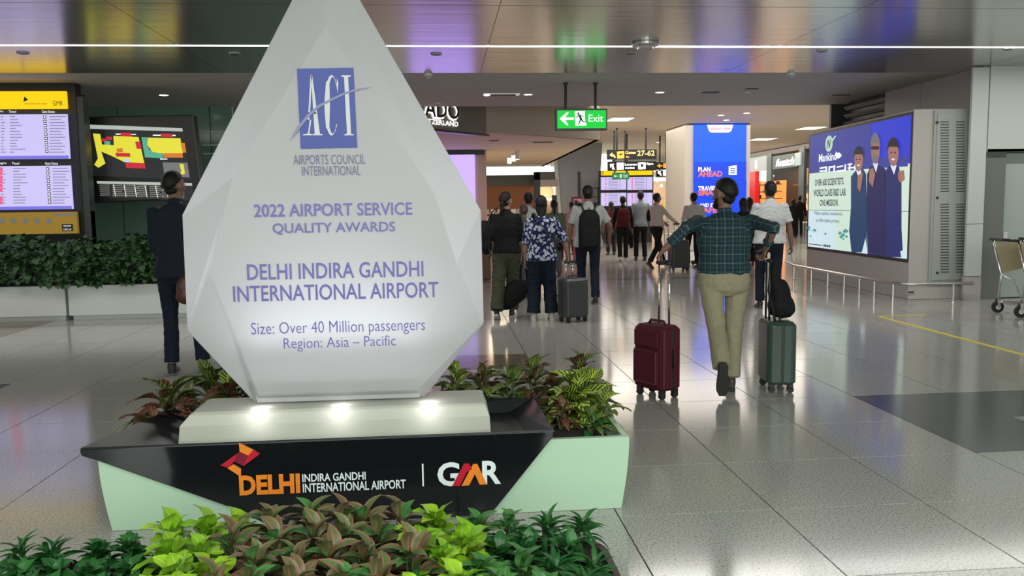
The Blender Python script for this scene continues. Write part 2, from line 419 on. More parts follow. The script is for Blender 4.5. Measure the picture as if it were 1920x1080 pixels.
# dark column and louvre
obj('column', MB().box((XW+.1, 16.06, 1.95), (.5, .08, 3.9)), M_DARK, wr)
lv = thing('louvre', 'wall louvre with wide horizontal blades above the billboard', 'louvre', (XW+.02, 15.05, 2.6))
obj('frame', MB().box((.10, 0, .4), (.06, 1.5, .8)), M_DARK, lv)
for k in range(5):
    obj('blade', MB().box((.0, 0, .08+.15*k), (.09, 1.46, .02), M=Matrix.Rotation(R(35), 3, 'Y')), M_GREIGE, lv)
# wall cabinet with card reader, right edge
t = thing('service_cabinet', 'grey steel cabinet with a red and black notice panel, right edge', 'cabinet', (8.95, 11.75, 0))
obj('body', MB().box((0, .2, 1.09), (1.3, .4, 2.16)), mat('cabinet_paint', (.40, .46, .42), .35), t, bev=.008)
obj('window', MB().box((.28, -.005, 1.5), (.78, .02, .98)), mat('dark_glass', (.02, .03, .025), .1), t)
obj('notice', MB().disc((.42, -.02, 1.56), .26, (0, 1, 0), .006, 32), mat('red_notice', (.35, .02, .06), .4), t)
obj('slot', MB().box((.25, -.01, .78), (.7, .03, .22)), M_BLACK, t, bev=.006)
obj('lock', MB().box((-.56, -.03, .95), (.07, .05, .12)), M_CHROME, t, bev=.004)
obj('card_reader', MB().box((-.76, -.02, 1.15), (.05, .03, .14)), M_DARK, t)

# ---------------------------------------------------------------- far hall shell
wb = struct('wall_back')
obj('wall', MB().box((6, 50, 1.4), (52, .2, 2.8)), M_GREIGE, wb)
for k in range(12):
    obj('window_glass', MB().box((-16+k*4, 49.9, 3.3), (3.8, .06, 1.1)), M_WINDOW, wb)
struct('wall_far_right', MB().box((26, 34, 1.95), (.2, 32, 3.9)), M_CREAM2)
struct('wall_far_left', MB().box((-12, 33, 1.95), (.2, 34, 3.9)), M_CREAM2)
# tapering white column
t = thing('tapered_column', 'big pale grey column that widens upward in the far hall', 'column', (5.6, 33.3, 0))
a0, a1, b0, b1 = at(1056, 430, 33), at(1118, 430, 33), at(1046, 300, 33), at(1125, 297, 33)
mb = MB(); mb.loft([[(a0.x, 33, 0), (a1.x, 33, 0), (a1.x, 34.6, 0), (a0.x, 34.6, 0)], [(b0.x-.1, 33, ZH), (b1.x+.1, 33, ZH), (b1.x+.1, 35, ZH), (b0.x-.1, 35, ZH)]])
obj('shaft', mb, mat('pale_metal_cladding', (.34, .38, .44), .45), t, W=True)
c = at(1086, 345, 32.95); obj('slot', MB().box((c.x, 32.96, 2.0), (.09, .08, 1.6)), M_DARK, t, W=True)
obj('edge_strip', MB().loft([[(a0.x-.12, 32.9, 0), (a0.x, 32.9, 0), (a0.x, 33.1, 0), (a0.x-.12, 33.1, 0)], [(b0.x-.22, 32.9, ZH), (b0.x-.08, 32.9, ZH), (b0.x-.08, 33.1, ZH), (b0.x-.22, 33.1, ZH)]]), M_WHITE, t, W=True)
t = thing('window_bay', 'tall bright window bay behind the departure boards', 'window', (7.4, 40, 0))
a, b = at(1122, 297, 40), at(1150, 297, 40)
obj('glass', MB().box(((a.x+b.x)/2, 40, 2.2), (b.x-a.x, .05, 3.4)), M_WINDOW, t, W=True)
obj('frame', MB().box((a.x, 39.95, 2.0), (.15, .15, 3.9)).box((b.x, 39.95, 2.0), (.15, .15, 3.9)), M_DARK, t, W=True)

# ---------------------------------------------------------------- watch shop: fascia, soffit, purple screen
ZB = 3.07
fa, fb, fc = G(805, 236, ZB), G(912, 246.5, ZB), G(1125, 262, ZB)
d = (fb-fa).normalized(); f0 = fb-d*3.6
fascia = struct('trim_1')
def wallseg(mb, p, q, z0, z1, t=.12):
    p, q = Vector((p.x, p.y, z0)), Vector((q.x, q.y, z0)); nn = (q-p).cross(Vector((0, 0, 1))).normalized()
    mb.prism([p, q, q-nn*t, p-nn*t], (0, 0, z1-z0)); return mb
M_TAUPE = mat('taupe_fascia', (.14, .125, .10), .45)
obj('shop_fascia', wallseg(MB(), f0, fb, ZB-.05, ZH), M_TAUPE, fascia)
obj('fascia_edge', wallseg(MB(), f0, fb+d*.1, ZB-.09, ZB-.05, .2), M_BLACK, fascia)
obj('soffit_fascia', wallseg(MB(), fb, fc, ZB, ZH), mat('beige_fascia', (.42, .37, .31), .6), fascia)
g1, g2 = G(1010, 316, ZB), G(905, 318, ZB)
mb = MB(); mb.prism([(f0.x, f0.y+.12, ZB), (fb.x, fb.y+.12, ZB), (fc.x, fc.y+.05, ZB), (g1.x, g1.y, ZB), (f0.x, 36, ZB)], (0, 0, .06))
obj('shop_soffit', mb, M_CREAM, fascia)
mb = MB(); wallseg(mb, fc, g1, ZB, ZH); obj('soffit_side', mb, M_CREAM, fascia)
fr = Frame((fa.x, fa.y, ZB), d)
sg = thing('shop_sign', 'lit watch shop name, black letters with white glow, on the taupe fascia', 'sign', (fa.x, fa.y, ZB))
u0, u1 = fr.px(777, 215)[0], fr.px(858, 215)[0]
vA, vB = fr.px(830, 222)[1], fr.px(830, 192)[1]
M_GLOWL = em('white_letter_glow', (1, 1, .95), 3)
g = MB(); text(fr, g, 'RADO', u0-.015, vA-.03, u1+.015, vB+.02, .02, .03); sheet('letter_glow', g, M_GLOWL, sg)
g = MB(); text(fr, g, 'RADO', u0, vA, u1, vB+.01, .05, .02); sheet('letters', g, M_BLACK, sg)
g = MB(); text(fr, g, 'SWITZERLAND', fr.px(780, 230)[0], fr.px(830, 235)[1], fr.px(857, 234)[0], fr.px(830, 226)[1], .03, .0); sheet('small_letters', g, M_GLOWL, sg)

# shop pillar with lavender screen
pl = thing('screen_pillar', 'cream pillar carrying the tall lavender screen right of the award', 'pillar', (0, 23.6, 0))
obj('body', MB().box((.35, 23.9, 1.53), (1.9, .5, 3.06)), M_CREAM, pl, W=True, bev=.01)
obj('screen', MB().box((.1, 23.62, 1.55), (1.75, .06, 2.8)), em('lavender_screen', (.50, .36, 1.0), 1.35), pl, W=True)
obj('screen_header', MB().box((.2, 23.6, 2.99), (2.1, .12, .1)), M_DARK, pl, W=True)
pb = thing('sales_counter', 'brown wooden sales counter with black till at the shop front', 'counter', (.6, 16.8, 0))
obj('body', MB().box((.35, 17.0, .5), (1.25, .7, .98)), mat('brown_wood', (.17, .09, .05), .4), pb, W=True, bev=.02)
obj('top', MB().box((.35, 17.0, 1.0), (1.3, .76, .04)), M_CREAM, pb, W=True)
obj('plinth', MB().box((.35, 17.0, .05), (1.2, .66, .1)), M_BLACK, pb, W=True)
tl = thing('till_screen', 'small black till with bright display on the brown counter', 'till', (.93, 16.9, 1.02))
obj('case', MB().box((0, 0, .09), (.2, .05, .17)), M_BLACK, tl, bev=.006); obj('display', MB().box((0.01, -.028, .07), (.12, .006, .07)), em('till_white', (.9, .95, 1), 2), tl)
obj('foot', MB().box((0, .02, .005), (.14, .12, .01)), M_BLACK, tl)
# shop interior
si = struct('wall_shop_back')
M_ORANGE = mat('terracotta_wall', (.33, .135, .06), .6)
xa, xb = at(890, 370, 34).x, at(1003, 370, 34).x
obj('wall', MB().box(((xa+xb)/2-1, 34, 1.15), (xb-xa+2, .1, 2.36)), M_ORANGE, si)
obj('band', MB().box(((xa+xb)/2-1, 33.95, 2.52), (xb-xa+2.2, .15, .42)), mat('dark_green_band', (.06, .075, .065), .4), si)
obj('clerestory_glass', MB().box(((xa+xb)/2-1, 34.1, 2.9), (xb-xa+5, .05, .34)), M_WINDOW, si)
obj('side_wall', MB().box((-3.4, 28, 1.53), (.1, 13, 3.06)), M_CREAM2, si)
area('shop_lamp', (1.6, 27, 3.0), (0, 0, 0), 2.5, 5, 260, (1, .72, .5))
area('pink_shop_lamp', (-1.2, 19.5, 3.0), (0, 0, 0), 1.6, 2.5, 90, (1, .35, .55))
for k, (x, y) in enumerate(((955, 300), (963, 295), (970, 291))):
    z = ZB; p = G(x, y-8, z); t = thing('track_spot', ['nearest white cylinder track spotlight in the shop', 'middle white cylinder track spotlight in the shop', 'rear white cylinder track spotlight in the shop'][k], 'spotlight', (p.x, p.y, z))
    obj('body', MB().tube([(0, 0, -.02), (0, 0, -.24)], .07, 14), M_WHITE, t); obj('lens', MB().disc((0, 0, -.248), .05, (0, 0, 1), .006, 14), M_LAMPW, t)
# dark framed shop left of the column
t = thing('framed_shop', 'dark framed shop front with warm lit window left of the grey column', 'shop', (4.2, 33, 0))
def pxbox(Y, x0, y0, x1, y1, d=.1, mb=None):
    a, b = at(x0, (y0+y1)/2, Y), at(x1, (y0+y1)/2, Y); zt, zb = at((x0+x1)/2, y0, Y).z, at((x0+x1)/2, y1, Y).z
    return (mb or MB()).box(((a.x+b.x)/2, Y, (zt+zb)/2), (b.x-a.x, d, zt-zb))
obj('frame', pxbox(33, 1001, 324, 1013, 440), M_DARK, t, W=True); obj('header', pxbox(33, 1001, 322, 1046, 337), mat('slate_header', (.13, .135, .14), .5), t, W=True)
obj('sign_band', pxbox(32.9, 1013, 337, 1046, 350), M_GREIGE, t, W=True)
obj('lit_interior', pxbox(35, 1013, 350, 1048, 432), mat('warm_shop_wall', (.45, .33, .2), .6), t, W=True)
obj('display_shelf', pxbox(34.6, 1015, 372, 1040, 375, .4), M_LAMPW, t, W=True)
obj('mullion', pxbox(33.1, 1035, 366, 1045, 440), M_DARK, t, W=True)
area('window_lamp', (4.4, 34.2, 2.4), (0, 0, 0), 1, 1, 30, (1, .8, .55))
t = thing('display_shelving', 'low white shelving with small goods against the terracotta wall', 'shelving', (2.4, 33, 0))
for k in range(4):
    obj('shelf', MB().box((2.35, 33, .35+.28*k), (2.5, .4, .03)), M_WHITE, t, W=True)
    for q in range(9): obj('box', MB().box((1.25+.27*q, 33, .35+.28*k+.09), (.2, .2, .15)), [M_WHITE, M_CREAM, M_GREIGE][(q+k) % 3], t, W=True)
obj('side_panel', MB().box((1.08, 33, .65), (.04, .42, 1.3)).box((3.62, 33, .65), (.04, .42, 1.3)), M_WHITE, t, W=True)
# stand with red poster & grid shelf near column
t = thing('poster_stand', 'dark red framed poster in front of the grey column', 'poster', (6, 32, 0))
obj('frame', pxbox(32, 1072, 369, 1092, 395), mat('maroon', (.12, .01, .03), .4), t, W=True); obj('print', pxbox(31.93, 1076, 373, 1091, 393, .02), em('pink_print', (.6, .2, .3), .5), t, W=True)
obj('post', pxbox(32, 1081, 395, 1084, 452.5), M_DARK, t, W=True)
t = thing('wire_rack', 'tall open wire display rack beside the departure boards', 'rack', (6.6, 32, 0))
for x in (1104, 1121): obj('post', pxbox(32, x, 352, x+1.5, 452.5, .05), M_DARK, t, W=True)
for y in (352, 369, 384, 400, 416): obj('shelf', pxbox(32, 1104, y, 1122, y+1.5, .4), M_DARK, t, W=True)
# warm clothes shop behind the boards
t = thing('clothes_shop', 'warm lit clothes shop with yellow and red garments behind the boards', 'shop', (9, 40, 0))
obj('wall', pxbox(40, 1218, 334, 1262, 440), mat('warm_shop_wall2', (.50, .36, .24), .6), t, W=True)
obj('fascia', pxbox(38, 1215, 322, 1262, 342), M_GREIGE, t, W=True)
fr = Frame((at(1225, 335, 37.9).x, 37.9, 2.0), (1, 0, 0)); g = MB(); textpx(fr, g, 'kyoupe', 1226, 331, 1262, 341, bold=.02); sheet('letters', g, M_GLOWL, t)
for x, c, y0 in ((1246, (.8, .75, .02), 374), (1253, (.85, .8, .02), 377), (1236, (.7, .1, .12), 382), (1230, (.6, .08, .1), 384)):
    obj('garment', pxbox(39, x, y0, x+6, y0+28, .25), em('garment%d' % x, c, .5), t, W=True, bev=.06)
obj('rail', pxbox(39, 1228, 372, 1260, 373.5, .05), M_CHROME, t, W=True)
for x in (1240, 1253): obj('lamp', MB().ball(at(x, 348, 38.5), .07, seg=8, rings=6), M_LAMP, t, W=True)
area('clothes_lamp', (9.7, 38.6, 2.6), (0, 0, 0), 2, 1.5, 50, (1, .75, .5))

# right hand shops along the side line
sa, sb = G(1514, 268.5, ZH), G(1398, 289.5, ZH); sa.z = sb.z = 0
ds = (sa-sb).normalized()          # from far to near = left to right in view
fr = Frame(sb, ds)
ws = struct('wall_shops_right')
def fbox(parent, name, x0, y0, x1, y1, m, off=0, th=.08, floor_=False, kind=None):
    u0, u1 = fr.px(x0, (y0+y1)/2)[0], fr.px(x1, (y0+y1)/2)[0]; xc = (x0+x1)/2; v1, v0 = fr.px(xc, y0)[1], fr.px(xc, y1)[1]
    if floor_: v0 = 0.0
    mb = MB(); fr.rect(mb, u0, v0, u1, v1, off, th); return obj(name, mb, m, parent if parent else None, W=True)
LW = (sa-sb).length; zf = fr.px(1480, 285)[1]
mb = MB(); fr.rect(mb, -1, zf, LW+1.2, ZH, .0, .15); o = obj('fascia', mb, mat('dark_brown_fascia', (.10, .075, .06), .4), ws)
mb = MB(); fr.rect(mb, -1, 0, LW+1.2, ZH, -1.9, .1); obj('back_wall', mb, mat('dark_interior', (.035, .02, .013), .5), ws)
s1 = thing('red_shop', 'shop with red pillar, orange lit shelves and white emblem sign band', 'shop', sb)
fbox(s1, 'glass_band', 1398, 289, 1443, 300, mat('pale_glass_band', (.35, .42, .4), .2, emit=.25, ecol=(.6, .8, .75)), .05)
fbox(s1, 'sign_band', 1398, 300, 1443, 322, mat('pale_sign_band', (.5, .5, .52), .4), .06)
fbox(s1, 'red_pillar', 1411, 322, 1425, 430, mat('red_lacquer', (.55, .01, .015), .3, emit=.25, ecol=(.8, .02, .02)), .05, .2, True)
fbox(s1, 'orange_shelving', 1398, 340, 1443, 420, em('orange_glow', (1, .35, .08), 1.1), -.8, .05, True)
for k in range(5): fbox(s1, 'shelf', 1398, 346+k*13, 1443, 347.5+k*13, M_DARK, -.6, .3)
random.seed(3)
for k in range(22):
    x = random.choice([random.uniform(1399, 1409), random.uniform(1427, 1440)]); y = 346+13*random.randint(0, 4)
    fbox(s1, 'packet', x, y-6, x+2.5, y, random.choice([M_DARK, M_CREAM, MATS['red_lacquer']]), -.5, .1)
g = MB(); c = fr.px(1423, 311); fr.poly(g, [(c[0]+.16*math.cos(a), c[1]+.16*math.sin(a)) for a in [2*math.pi*i/16 for i in range(16)]], .15); text(fr, g, 'W', c[0]-.13, c[1]+.1, c[0]+.13, c[1]+.26, .16, .02); sheet('emblem', g, em('blue_white', (.75, .85, 1), 2), s1)
for x in (1404, 1437): 
    c = fr.px(x, 330); obj('lamp', MB().ball(fr.p(c[0], c[1], -.3), .07, seg=8, rings=6), M_LAMP, s1, W=True)
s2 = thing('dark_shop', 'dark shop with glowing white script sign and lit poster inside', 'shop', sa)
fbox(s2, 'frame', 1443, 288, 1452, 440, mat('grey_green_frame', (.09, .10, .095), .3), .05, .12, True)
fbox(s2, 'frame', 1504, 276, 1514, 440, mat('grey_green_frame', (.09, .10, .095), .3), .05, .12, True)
fbox(s2, 'glass_band', 1500, 286, 1511, 310, mat('pale_glass_band'), .15)
fbox(s2, 'sign_panel', 1452, 290, 1500, 315, mat('smoked_sign', (.10, .115, .105), .3), .06)
g = MB(); u0, u1 = fr.px(1461, 305)[0], fr.px(1496, 302)[0]; vb, vt = fr.px(1478, 311)[1], fr.px(1478, 296)[1]
text(fr, g, 'fwatch', u0, vb, u1, vt, .16, .03, .3); sheet('script_letters', g, M_GLOWL, s2)
fbox(s2, 'panelling', 1452, 316, 1505, 350, mat('brown_panelling', (.10, .055, .035), .4), -1.2, .05)
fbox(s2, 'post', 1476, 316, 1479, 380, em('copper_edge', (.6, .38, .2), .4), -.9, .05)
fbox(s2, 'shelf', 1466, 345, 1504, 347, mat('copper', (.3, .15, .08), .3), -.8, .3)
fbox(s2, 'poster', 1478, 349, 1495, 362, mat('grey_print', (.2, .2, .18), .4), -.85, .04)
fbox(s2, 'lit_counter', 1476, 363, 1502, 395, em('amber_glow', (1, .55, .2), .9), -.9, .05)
for k in range(8): fbox(s2, 'goods', 1478+3*k, 372+(k % 2)*6, 1480+3*k, 377+(k % 2)*6, [M_DARK, M_CREAM][k % 2], -.8, .06)
pm_ = (sa+sb)/2
area('right_shop_lamp', (pm_.x+.9, pm_.y, 3.1), (0, 0, 0), 1, 6, 90, (1, .5, .25))

# ---------------------------------------------------------------- the award
M_ACR = mat('frosted_acrylic', (.58, .58, .585), .28, spec=.4)
def _acr(m):
    nt = m.node_tree; b = nt.nodes['Principled BSDF']; out = nt.nodes['Material Output']
    tr = nd(nt, 'ShaderNodeBsdfTranslucent'); tr.inputs[0].default_value = (.74, .74, .77, 1)
    mx = nt.nodes.new('ShaderNodeMixShader'); mx.inputs[0].default_value = .45
    nt.links.new(b.outputs[0], mx.inputs[1]); nt.links.new(tr.outputs[0], mx.inputs[2]); nt.links.new(mx.outputs[0], out.inputs[0])
_acr(M_ACR)
M_PLINTH = mat('cream_acrylic', (.70, .71, .60), .3, spec=.4)
_acr(M_PLINTH)
AX = -.53; ZA = .53
aw = thing('award_monument', 'giant frosted drop-shaped airport award standing on the cream plinth', 'award', (AX, 4.19, ZA))
outer = [(0, 2.79), (.728, 1.475), (.733, .905), (.425, ZA+.005), (-.425, ZA+.005), (-.733, .905), (-.728, 1.475)]
inner = [(0, 2.36), (.50, 1.56), (.60, 1.215), (.39, .585), (-.39, .585), (-.60, 1.215), (-.50, 1.56)]
shell = MB(); YO, YF, YB = 4.16, 4.10, 4.26
o_ = [(AX+x, YO, z) for x, z in outer]; i_ = [(AX+x, YF, z) for x, z in inner]; b_ = [(AX+x, YB, z) for x, z in outer]
n = 7; shell.add(o_+i_+b_, [tuple(range(7, 14))]+[(k, (k+1) % n, 7+(k+1) % n) for k in range(n)]+[(k, 7+(k+1) % n, 7+k) for k in range(n)]
                 +[(k, 14+k, 14+(k+1) % n, (k+1) % n) for k in range(n)]+[tuple(range(14, 21))])
obj('acrylic_body', shell, M_ACR, aw, W=True, bev=.008)
obj('mounting_tray', MB().loft([[(AX-.40, 4.125, ZA+.012), (AX+.40, 4.125, ZA+.012), (AX+.40, 4.24, ZA+.012), (AX-.40, 4.24, ZA+.012)], [(AX-.43, 4.125, .655), (AX+.43, 4.125, .655), (AX+.43, 4.24, .655), (AX-.43, 4.24, .655)]]), mat('tray_grey', (.35, .35, .36), .5), aw, W=True)
for k, x in enumerate((-.36, -.18, 0, .18, .36)):
    l = bpy.data.lights.new('award_led', 'SPOT'); l.energy = 13; l.spot_size = R(165); l.spot_blend = 1; l.shadow_soft_size = .04; l.color = (.92, .95, 1)
    lo = bpy.data.objects.new('award_led', l); col.objects.link(lo); lo.location = (AX+x, 4.225, .68); lo.rotation_euler = (R(180-35), 0, 0)
fr = Frame((AX, YF, 0), (1, 0, 0))
M_VIOLET = mat('violet_print', (.15, .13, .40), .5); M_ACIB = mat('blue_print', (.05, .075, .33), .5)
g = MB()
for tx, a in (('2022 AIRPORT SERVICE', (476, 381, 773, 405)), ('QUALITY AWARDS', (511, 415, 741, 439)), ('DELHI INDIRA GANDHI', (463, 492, 794, 522)), ('INTERNATIONAL AIRPORT', (437, 532, 822, 562))):
    x0, y0, x1, y1 = a; g = MB(); textpx(fr, g, tx, x0, y0+(2 if 'Q' in tx else 0), x1, y1, .003, .012); sheet('award_lettering', g, M_VIOLET, aw)
g = MB(); textpx(fr, g, 'Size: Over 40 Million passengers', 471, 601, 797, 630, .003, -.005); sheet('award_lettering', g, M_VIOLET, aw)
g = MB(); textpx(fr, g, 'Region: Asia – Pacific', 532, 631, 742, 657, .003, -.005)
sheet('award_lettering', g, M_VIOLET, aw)
g = MB(); textpx(fr, g, 'AIRPORTS COUNCIL', 550, 290, 685, 308, .003, -.004); sheet('council_lettering', g, mat('grey_violet_print', (.14, .12, .26), .5), aw); g = MB(); textpx(fr, g, 'INTERNATIONAL', 566, 311, 676, 329, .003, -.004)
sheet('council_lettering', g, mat('grey_violet_print', (.14, .12, .26), .5), aw)
g = MB(); P = fr.px
fr.poly(g, [P(557, 129), P(663, 127), P(670, 277), P(564, 279)], .002); sheet('logo_panel', g, M_ACIB, aw)
g = MB()
def cp(pts, off=.005): fr.poly(g, [P(330+x/2.842, y/2.842) for x, y in pts], off)
cp([(678, 722), (730, 722), (730, 716), (712, 712), (722, 640), (714, 640), (704, 712), (678, 716)]); cp([(720, 400), (728, 410), (768, 712), (782, 716), (782, 722), (728, 722), (728, 716), (740, 712)])
cp([(718, 400), (726, 400), (718, 560), (712, 640), (704, 640)]); cp([(706, 600), (748, 600), (748, 607), (706, 607)])
ci = []; co = []
for k in range(17):
    a = R(40+280*k/16); co.append((830+38*math.cos(a), 562-162*math.sin(a))); ci.append((836+26*math.cos(a), 562-152*math.sin(a)))
for k in range(16):
    w = abs(k-8)/8; q0 = ci[k]; q1 = ci[k+1]; cp([co[k], co[k+1], q1, q0])
cp([(792, 560), (800, 440), (818, 420), (822, 560), (818, 700), (800, 680)], .0062); cp([(858, 420), (866, 440), (864, 500), (858, 470)], .0062)
cp([(882, 402), (932, 402), (932, 409), (918, 412), (934, 714), (948, 716), (948, 722), (898, 722), (898, 716), (912, 712), (896, 412), (882, 409)])
sheet('logo_letters', g, mat('pale_print', (.62, .63, .66), .5), aw)
g = MB()
arc = [(608, 752), (650, 675), (700, 612), (760, 560), (830, 525), (900, 492), (960, 475), (1035, 465)]
arc2 = [(1035, 467), (965, 484), (905, 503), (835, 537), (768, 573), (710, 625), (660, 688)]
cp(arc+arc2, .007); sheet('logo_swoosh', g, mat('swoosh_print', (.20, .22, .38), .4), aw)
# plinth
pn = thing('plinth', 'cream glowing plinth under the award on the black tray', 'plinth', (AX, 4.1, .34))
def pr(z, y, a, b, yb): return [(a, y, z), (b, y, z), (b+.0, yb, z), (a, yb, z)]
mb = MB(); mb.loft([pr(.345, 3.985, -1.285, .222, 4.31), pr(.47, 3.985, -1.27, .215, 4.31), pr(.522, 4.0, -1.225, .195, 4.31), pr(.53, 4.015, -1.20, .19, 4.31)])
obj('plinth_body', mb, M_PLINTH, pn, W=True, bev=.006)
for x in (490, 640, 805):
    p = at(x, 772, 4.06); l = bpy.data.lights.new('plinth_led', 'POINT'); l.energy = .55; l.shadow_soft_size = .02; l.color = (1, 1, .85)
    lo = bpy.data.objects.new('plinth_led', l); col.objects.link(lo); lo.location = (p.x, 4.06, .505)
# black tray
bt = thing('black_tray', 'gloss black angular tray with airport lettering on the pale green planter', 'tray', (-.55, 3.9, 0))
zt = .405
tip, TR, BR_, BL_ = Vector((-1.685, 3.885, zt)), Vector((.518, 3.885, zt+.004)), Vector((.50, 4.59, zt)), Vector((-1.52, 4.57, zt))
lo1 = at(500, 972, 3.9).x; lo2 = at(908, 975, 3.9).x
face = [(-1.69, .392), (-1.685, .405), (.518, .409), (.518, .385), (.205, .004), (-.80, .004), (-1.62, .352), (-1.68, .372)]
obj('front_panel', MB().prism([(x, 3.905, z) for x, z in face], (0, -.022, 0)), M_BLACKGLOSS, bt, W=True, bev=.004)
zi = .34
i0, i1, i2, i3 = Vector((-1.28, 3.94, zi)), Vector((.42, 3.94, zi)), Vector((.36, 4.53, zi)), Vector((-1.27, 4.40, zi))
mb = MB(); mb.add([tip, TR, BR_, BL_, i0, i1, i2, i3], [(0, 1, 5, 4), (1, 2, 6, 5), (2, 3, 7, 6), (3, 0, 4, 7), (4, 5, 6, 7)])
o = obj('basin', mb, mat('black_lacquer_inside', (.012, .013, .016), .3, spec=.25), bt, W=True); so = o.modifiers.new('s', 'SOLIDIFY'); so.thickness = .008; so.offset = -1
mb = MB()
for a, b in ((tip, BL_), (BL_, BR_), (BR_, TR)): mb.tube([a, b], .005, 6)
obj('rim_edge', mb, mat('rim_black', (.05, .05, .055), .2), bt, W=True)
fr = Frame((AX, 3.883, 0), (1, 0, 0)); P = fr.px
M_OR = mat('orange_letter', (.80, .23, .02), .35); M_RED = mat('crimson_letter', (.50, .01, .03), .35); M_DRED = mat('dark_red_letter', (.20, .01, .03), .35); M_WL = mat('white_letter', (.72, .80, .80), .35)
def q4(pts, m, name='emblem_piece'):
    g = MB(); fr.poly(g, [P(140+x/2.571, 660+y/2.571) for x, y in pts], .001, .006); sheet(name, g, m, bt)
q4([(793, 436), (862, 470), (838, 497), (797, 478)], M_OR); q4([(862, 470), (893, 490), (815, 548), (838, 497)], M_RED)
q4([(788, 486), (797, 478), (838, 497), (815, 548), (770, 525)], M_DRED); q4([(704, 545), (786, 487), (770, 525), (744, 556)], M_RED); q4([(738, 558), (766, 540), (803, 562), (803, 600)], M_OR)
g = MB(); textpx(fr, g, 'DELHI', 449, 889, 563, 926, .006, .045); sheet('orange_letters', g, M_OR, bt)
g = MB(); textpx(fr, g, 'INDIRA GANDHI', 567, 886, 686, 901, .006, .02); sheet('white_letters', g, M_WL, bt); g = MB(); textpx(fr, g, 'INTERNATIONAL AIRPORT', 568, 902, 761, 919, .006, .02); sheet('white_letters', g, M_WL, bt); g = MB(); fr.rect(g, P(791.5, 890)[0], P(793, 911)[1], P(794.5, 890)[0], P(793, 869)[1], .003, .003); sheet('divider_bar', g, M_WL, bt); g = MB()
textpx(fr, g, 'R', 904, 863, 939, 907, .006, .03); sheet('white_letters', g, M_WL, bt); g = MB(); textpx(fr, g, 'G', 820, 866, 862, 911, .006, .03); sheet('white_letters', g, M_WL, bt)
def q5(pts, m):
    g = MB(); fr.poly(g, [P(680+x/2.455, 640+y/2.455) for x, y in pts], .007, .003); sheet('emblem_piece', g, m, bt)
q5([(413, 662), (466, 560), (490, 560), (502, 585), (478, 600), (448, 662)], M_RED); q5([(455, 662), (508, 562), (528, 562), (570, 655), (538, 657), (516, 608), (490, 660)], M_OR)

# ---------------------------------------------------------------- pale green planter
pg = thing('planter_box', 'pale green curved planter box under the black tray', 'planter', (-.36, 4.3, 0))
N_ = 10; ringsf = []
def prof(z): t = z/.36; return -1.575-.045*math.sin(t*math.pi*.5)+.0*t, .855+.04*math.sin(t*math.pi*.5)
for k in range(N_+1):
    z = .36*k/N_+.002; a, b = prof(z); ringsf.append([(a, 3.905, z), (b, 3.905, z), (b, 4.88, z), (a, 4.88, z)])
top = ringsf[-1]; a, b = prof(.36); ins = [(a+.03, 3.935, .362), (b-.03, 3.935, .362), (b-.03, 4.85, .362), (a+.03, 4.85, .362)]; ins2 = [(x, y, .30) for x, y, z in ins]
obj('box_shell', MB().loft(ringsf+[ins, ins2]), M_PALEGREEN, pg, W=True, smooth=False)
obj('soil', MB().box((-.36, 4.40, .315), (2.36, .88, .02)), M_SOIL, pg, W=True)
# ---------------------------------------------------------------- leaves and plants
def leafmesh(name, m, L=.12, W=.05, seg=6, droop=.35, fold=.25, shape=.5, wave=0, seed=0):
    rnd = random.Random(seed); vs = []; uvs = []; fs = []
    for i in range(seg+1):
        t = i/seg
        w = W*.5*(math.sin(math.pi*min(1, max(0, t))**(1.0 if shape == .5 else shape))**.75) if 0 < t < 1 else 0.0
        w = max(w, W*.02); y = L*(t-.12*droop*t*t); z = L*(.25*math.sin(t*math.pi*.5)-droop*t*t)
        wv = wave*W*math.sin(t*9+seed)
        vs += [(-w, y, z+w*fold*2+wv), (0, y, z), (w, y, z+w*fold*2-wv)]; uvs += [(0, t), (.5, t), (1, t)]
    for i in range(seg):
        a = 3*i; fs += [(a, a+1, a+4, a+3), (a+1, a+2, a+5, a+4)]
    # leaf stalk
    me = bpy.data.meshes.new(name); me.from_pydata(vs, [], fs); me.materials.append(m)
    u = me.uv_layers.new(name='UVMap')
    for l in me.loops: u.data[l.index].uv = uvs[l.vertex_index]
    me.polygons.foreach_set('use_smooth', [True]*len(me.polygons)); return me
def leafmat(name, base, base2, vein=None, veinw=.12, lateral=0, edge=None, rough=.35, hue=.25):
    def g(nt, b):
        uv = nt.nodes.new('ShaderNodeTexCoord').outputs['UV']; sp = nt.nodes.new('ShaderNodeSeparateXYZ'); nt.links.new(uv, sp.inputs[0])
        dx = mth(nt, 'ABSOLUTE', mth(nt, 'SUBTRACT', sp.outputs[0], .5))
        oi = nt.nodes.new('ShaderNodeObjectInfo')
        c = mixc(nt, oi.outputs['Random'], base, base2)
        nz = nd(nt, 'ShaderNodeTexNoise', i_Scale=40.0); nt.links.new(pos(nt), nz.inputs['Vector'])
        c = mixc(nt, mth(nt, 'MULTIPLY', nz.outputs[0], .5), c, tuple(x*.5 for x in base))
        if edge:
            e = mth(nt, 'GREATER_THAN', dx, .36); c = mixc(nt, mth(nt, 'MULTIPLY', e, .8), c, edge)
        if vein:
            mid = mth(nt, 'LESS_THAN', dx, veinw*.5); c = mixc(nt, mid, c, vein)
            if lateral:
                ph = mth(nt, 'SUBTRACT', mth(nt, 'MULTIPLY', sp.outputs[1], lateral), mth(nt, 'MULTIPLY', dx, lateral*.5))
                s = mth(nt, 'GREATER_THAN', mth(nt, 'SINE', mth(nt, 'MULTIPLY', ph, 6.283)), .25)
                c = mixc(nt, mth(nt, 'MULTIPLY', s, .8), c, vein)
        nt.links.new(c, b.inputs['Base Color'])
    m = mat(name, base, rough, spec=.4, build=g)
    return m
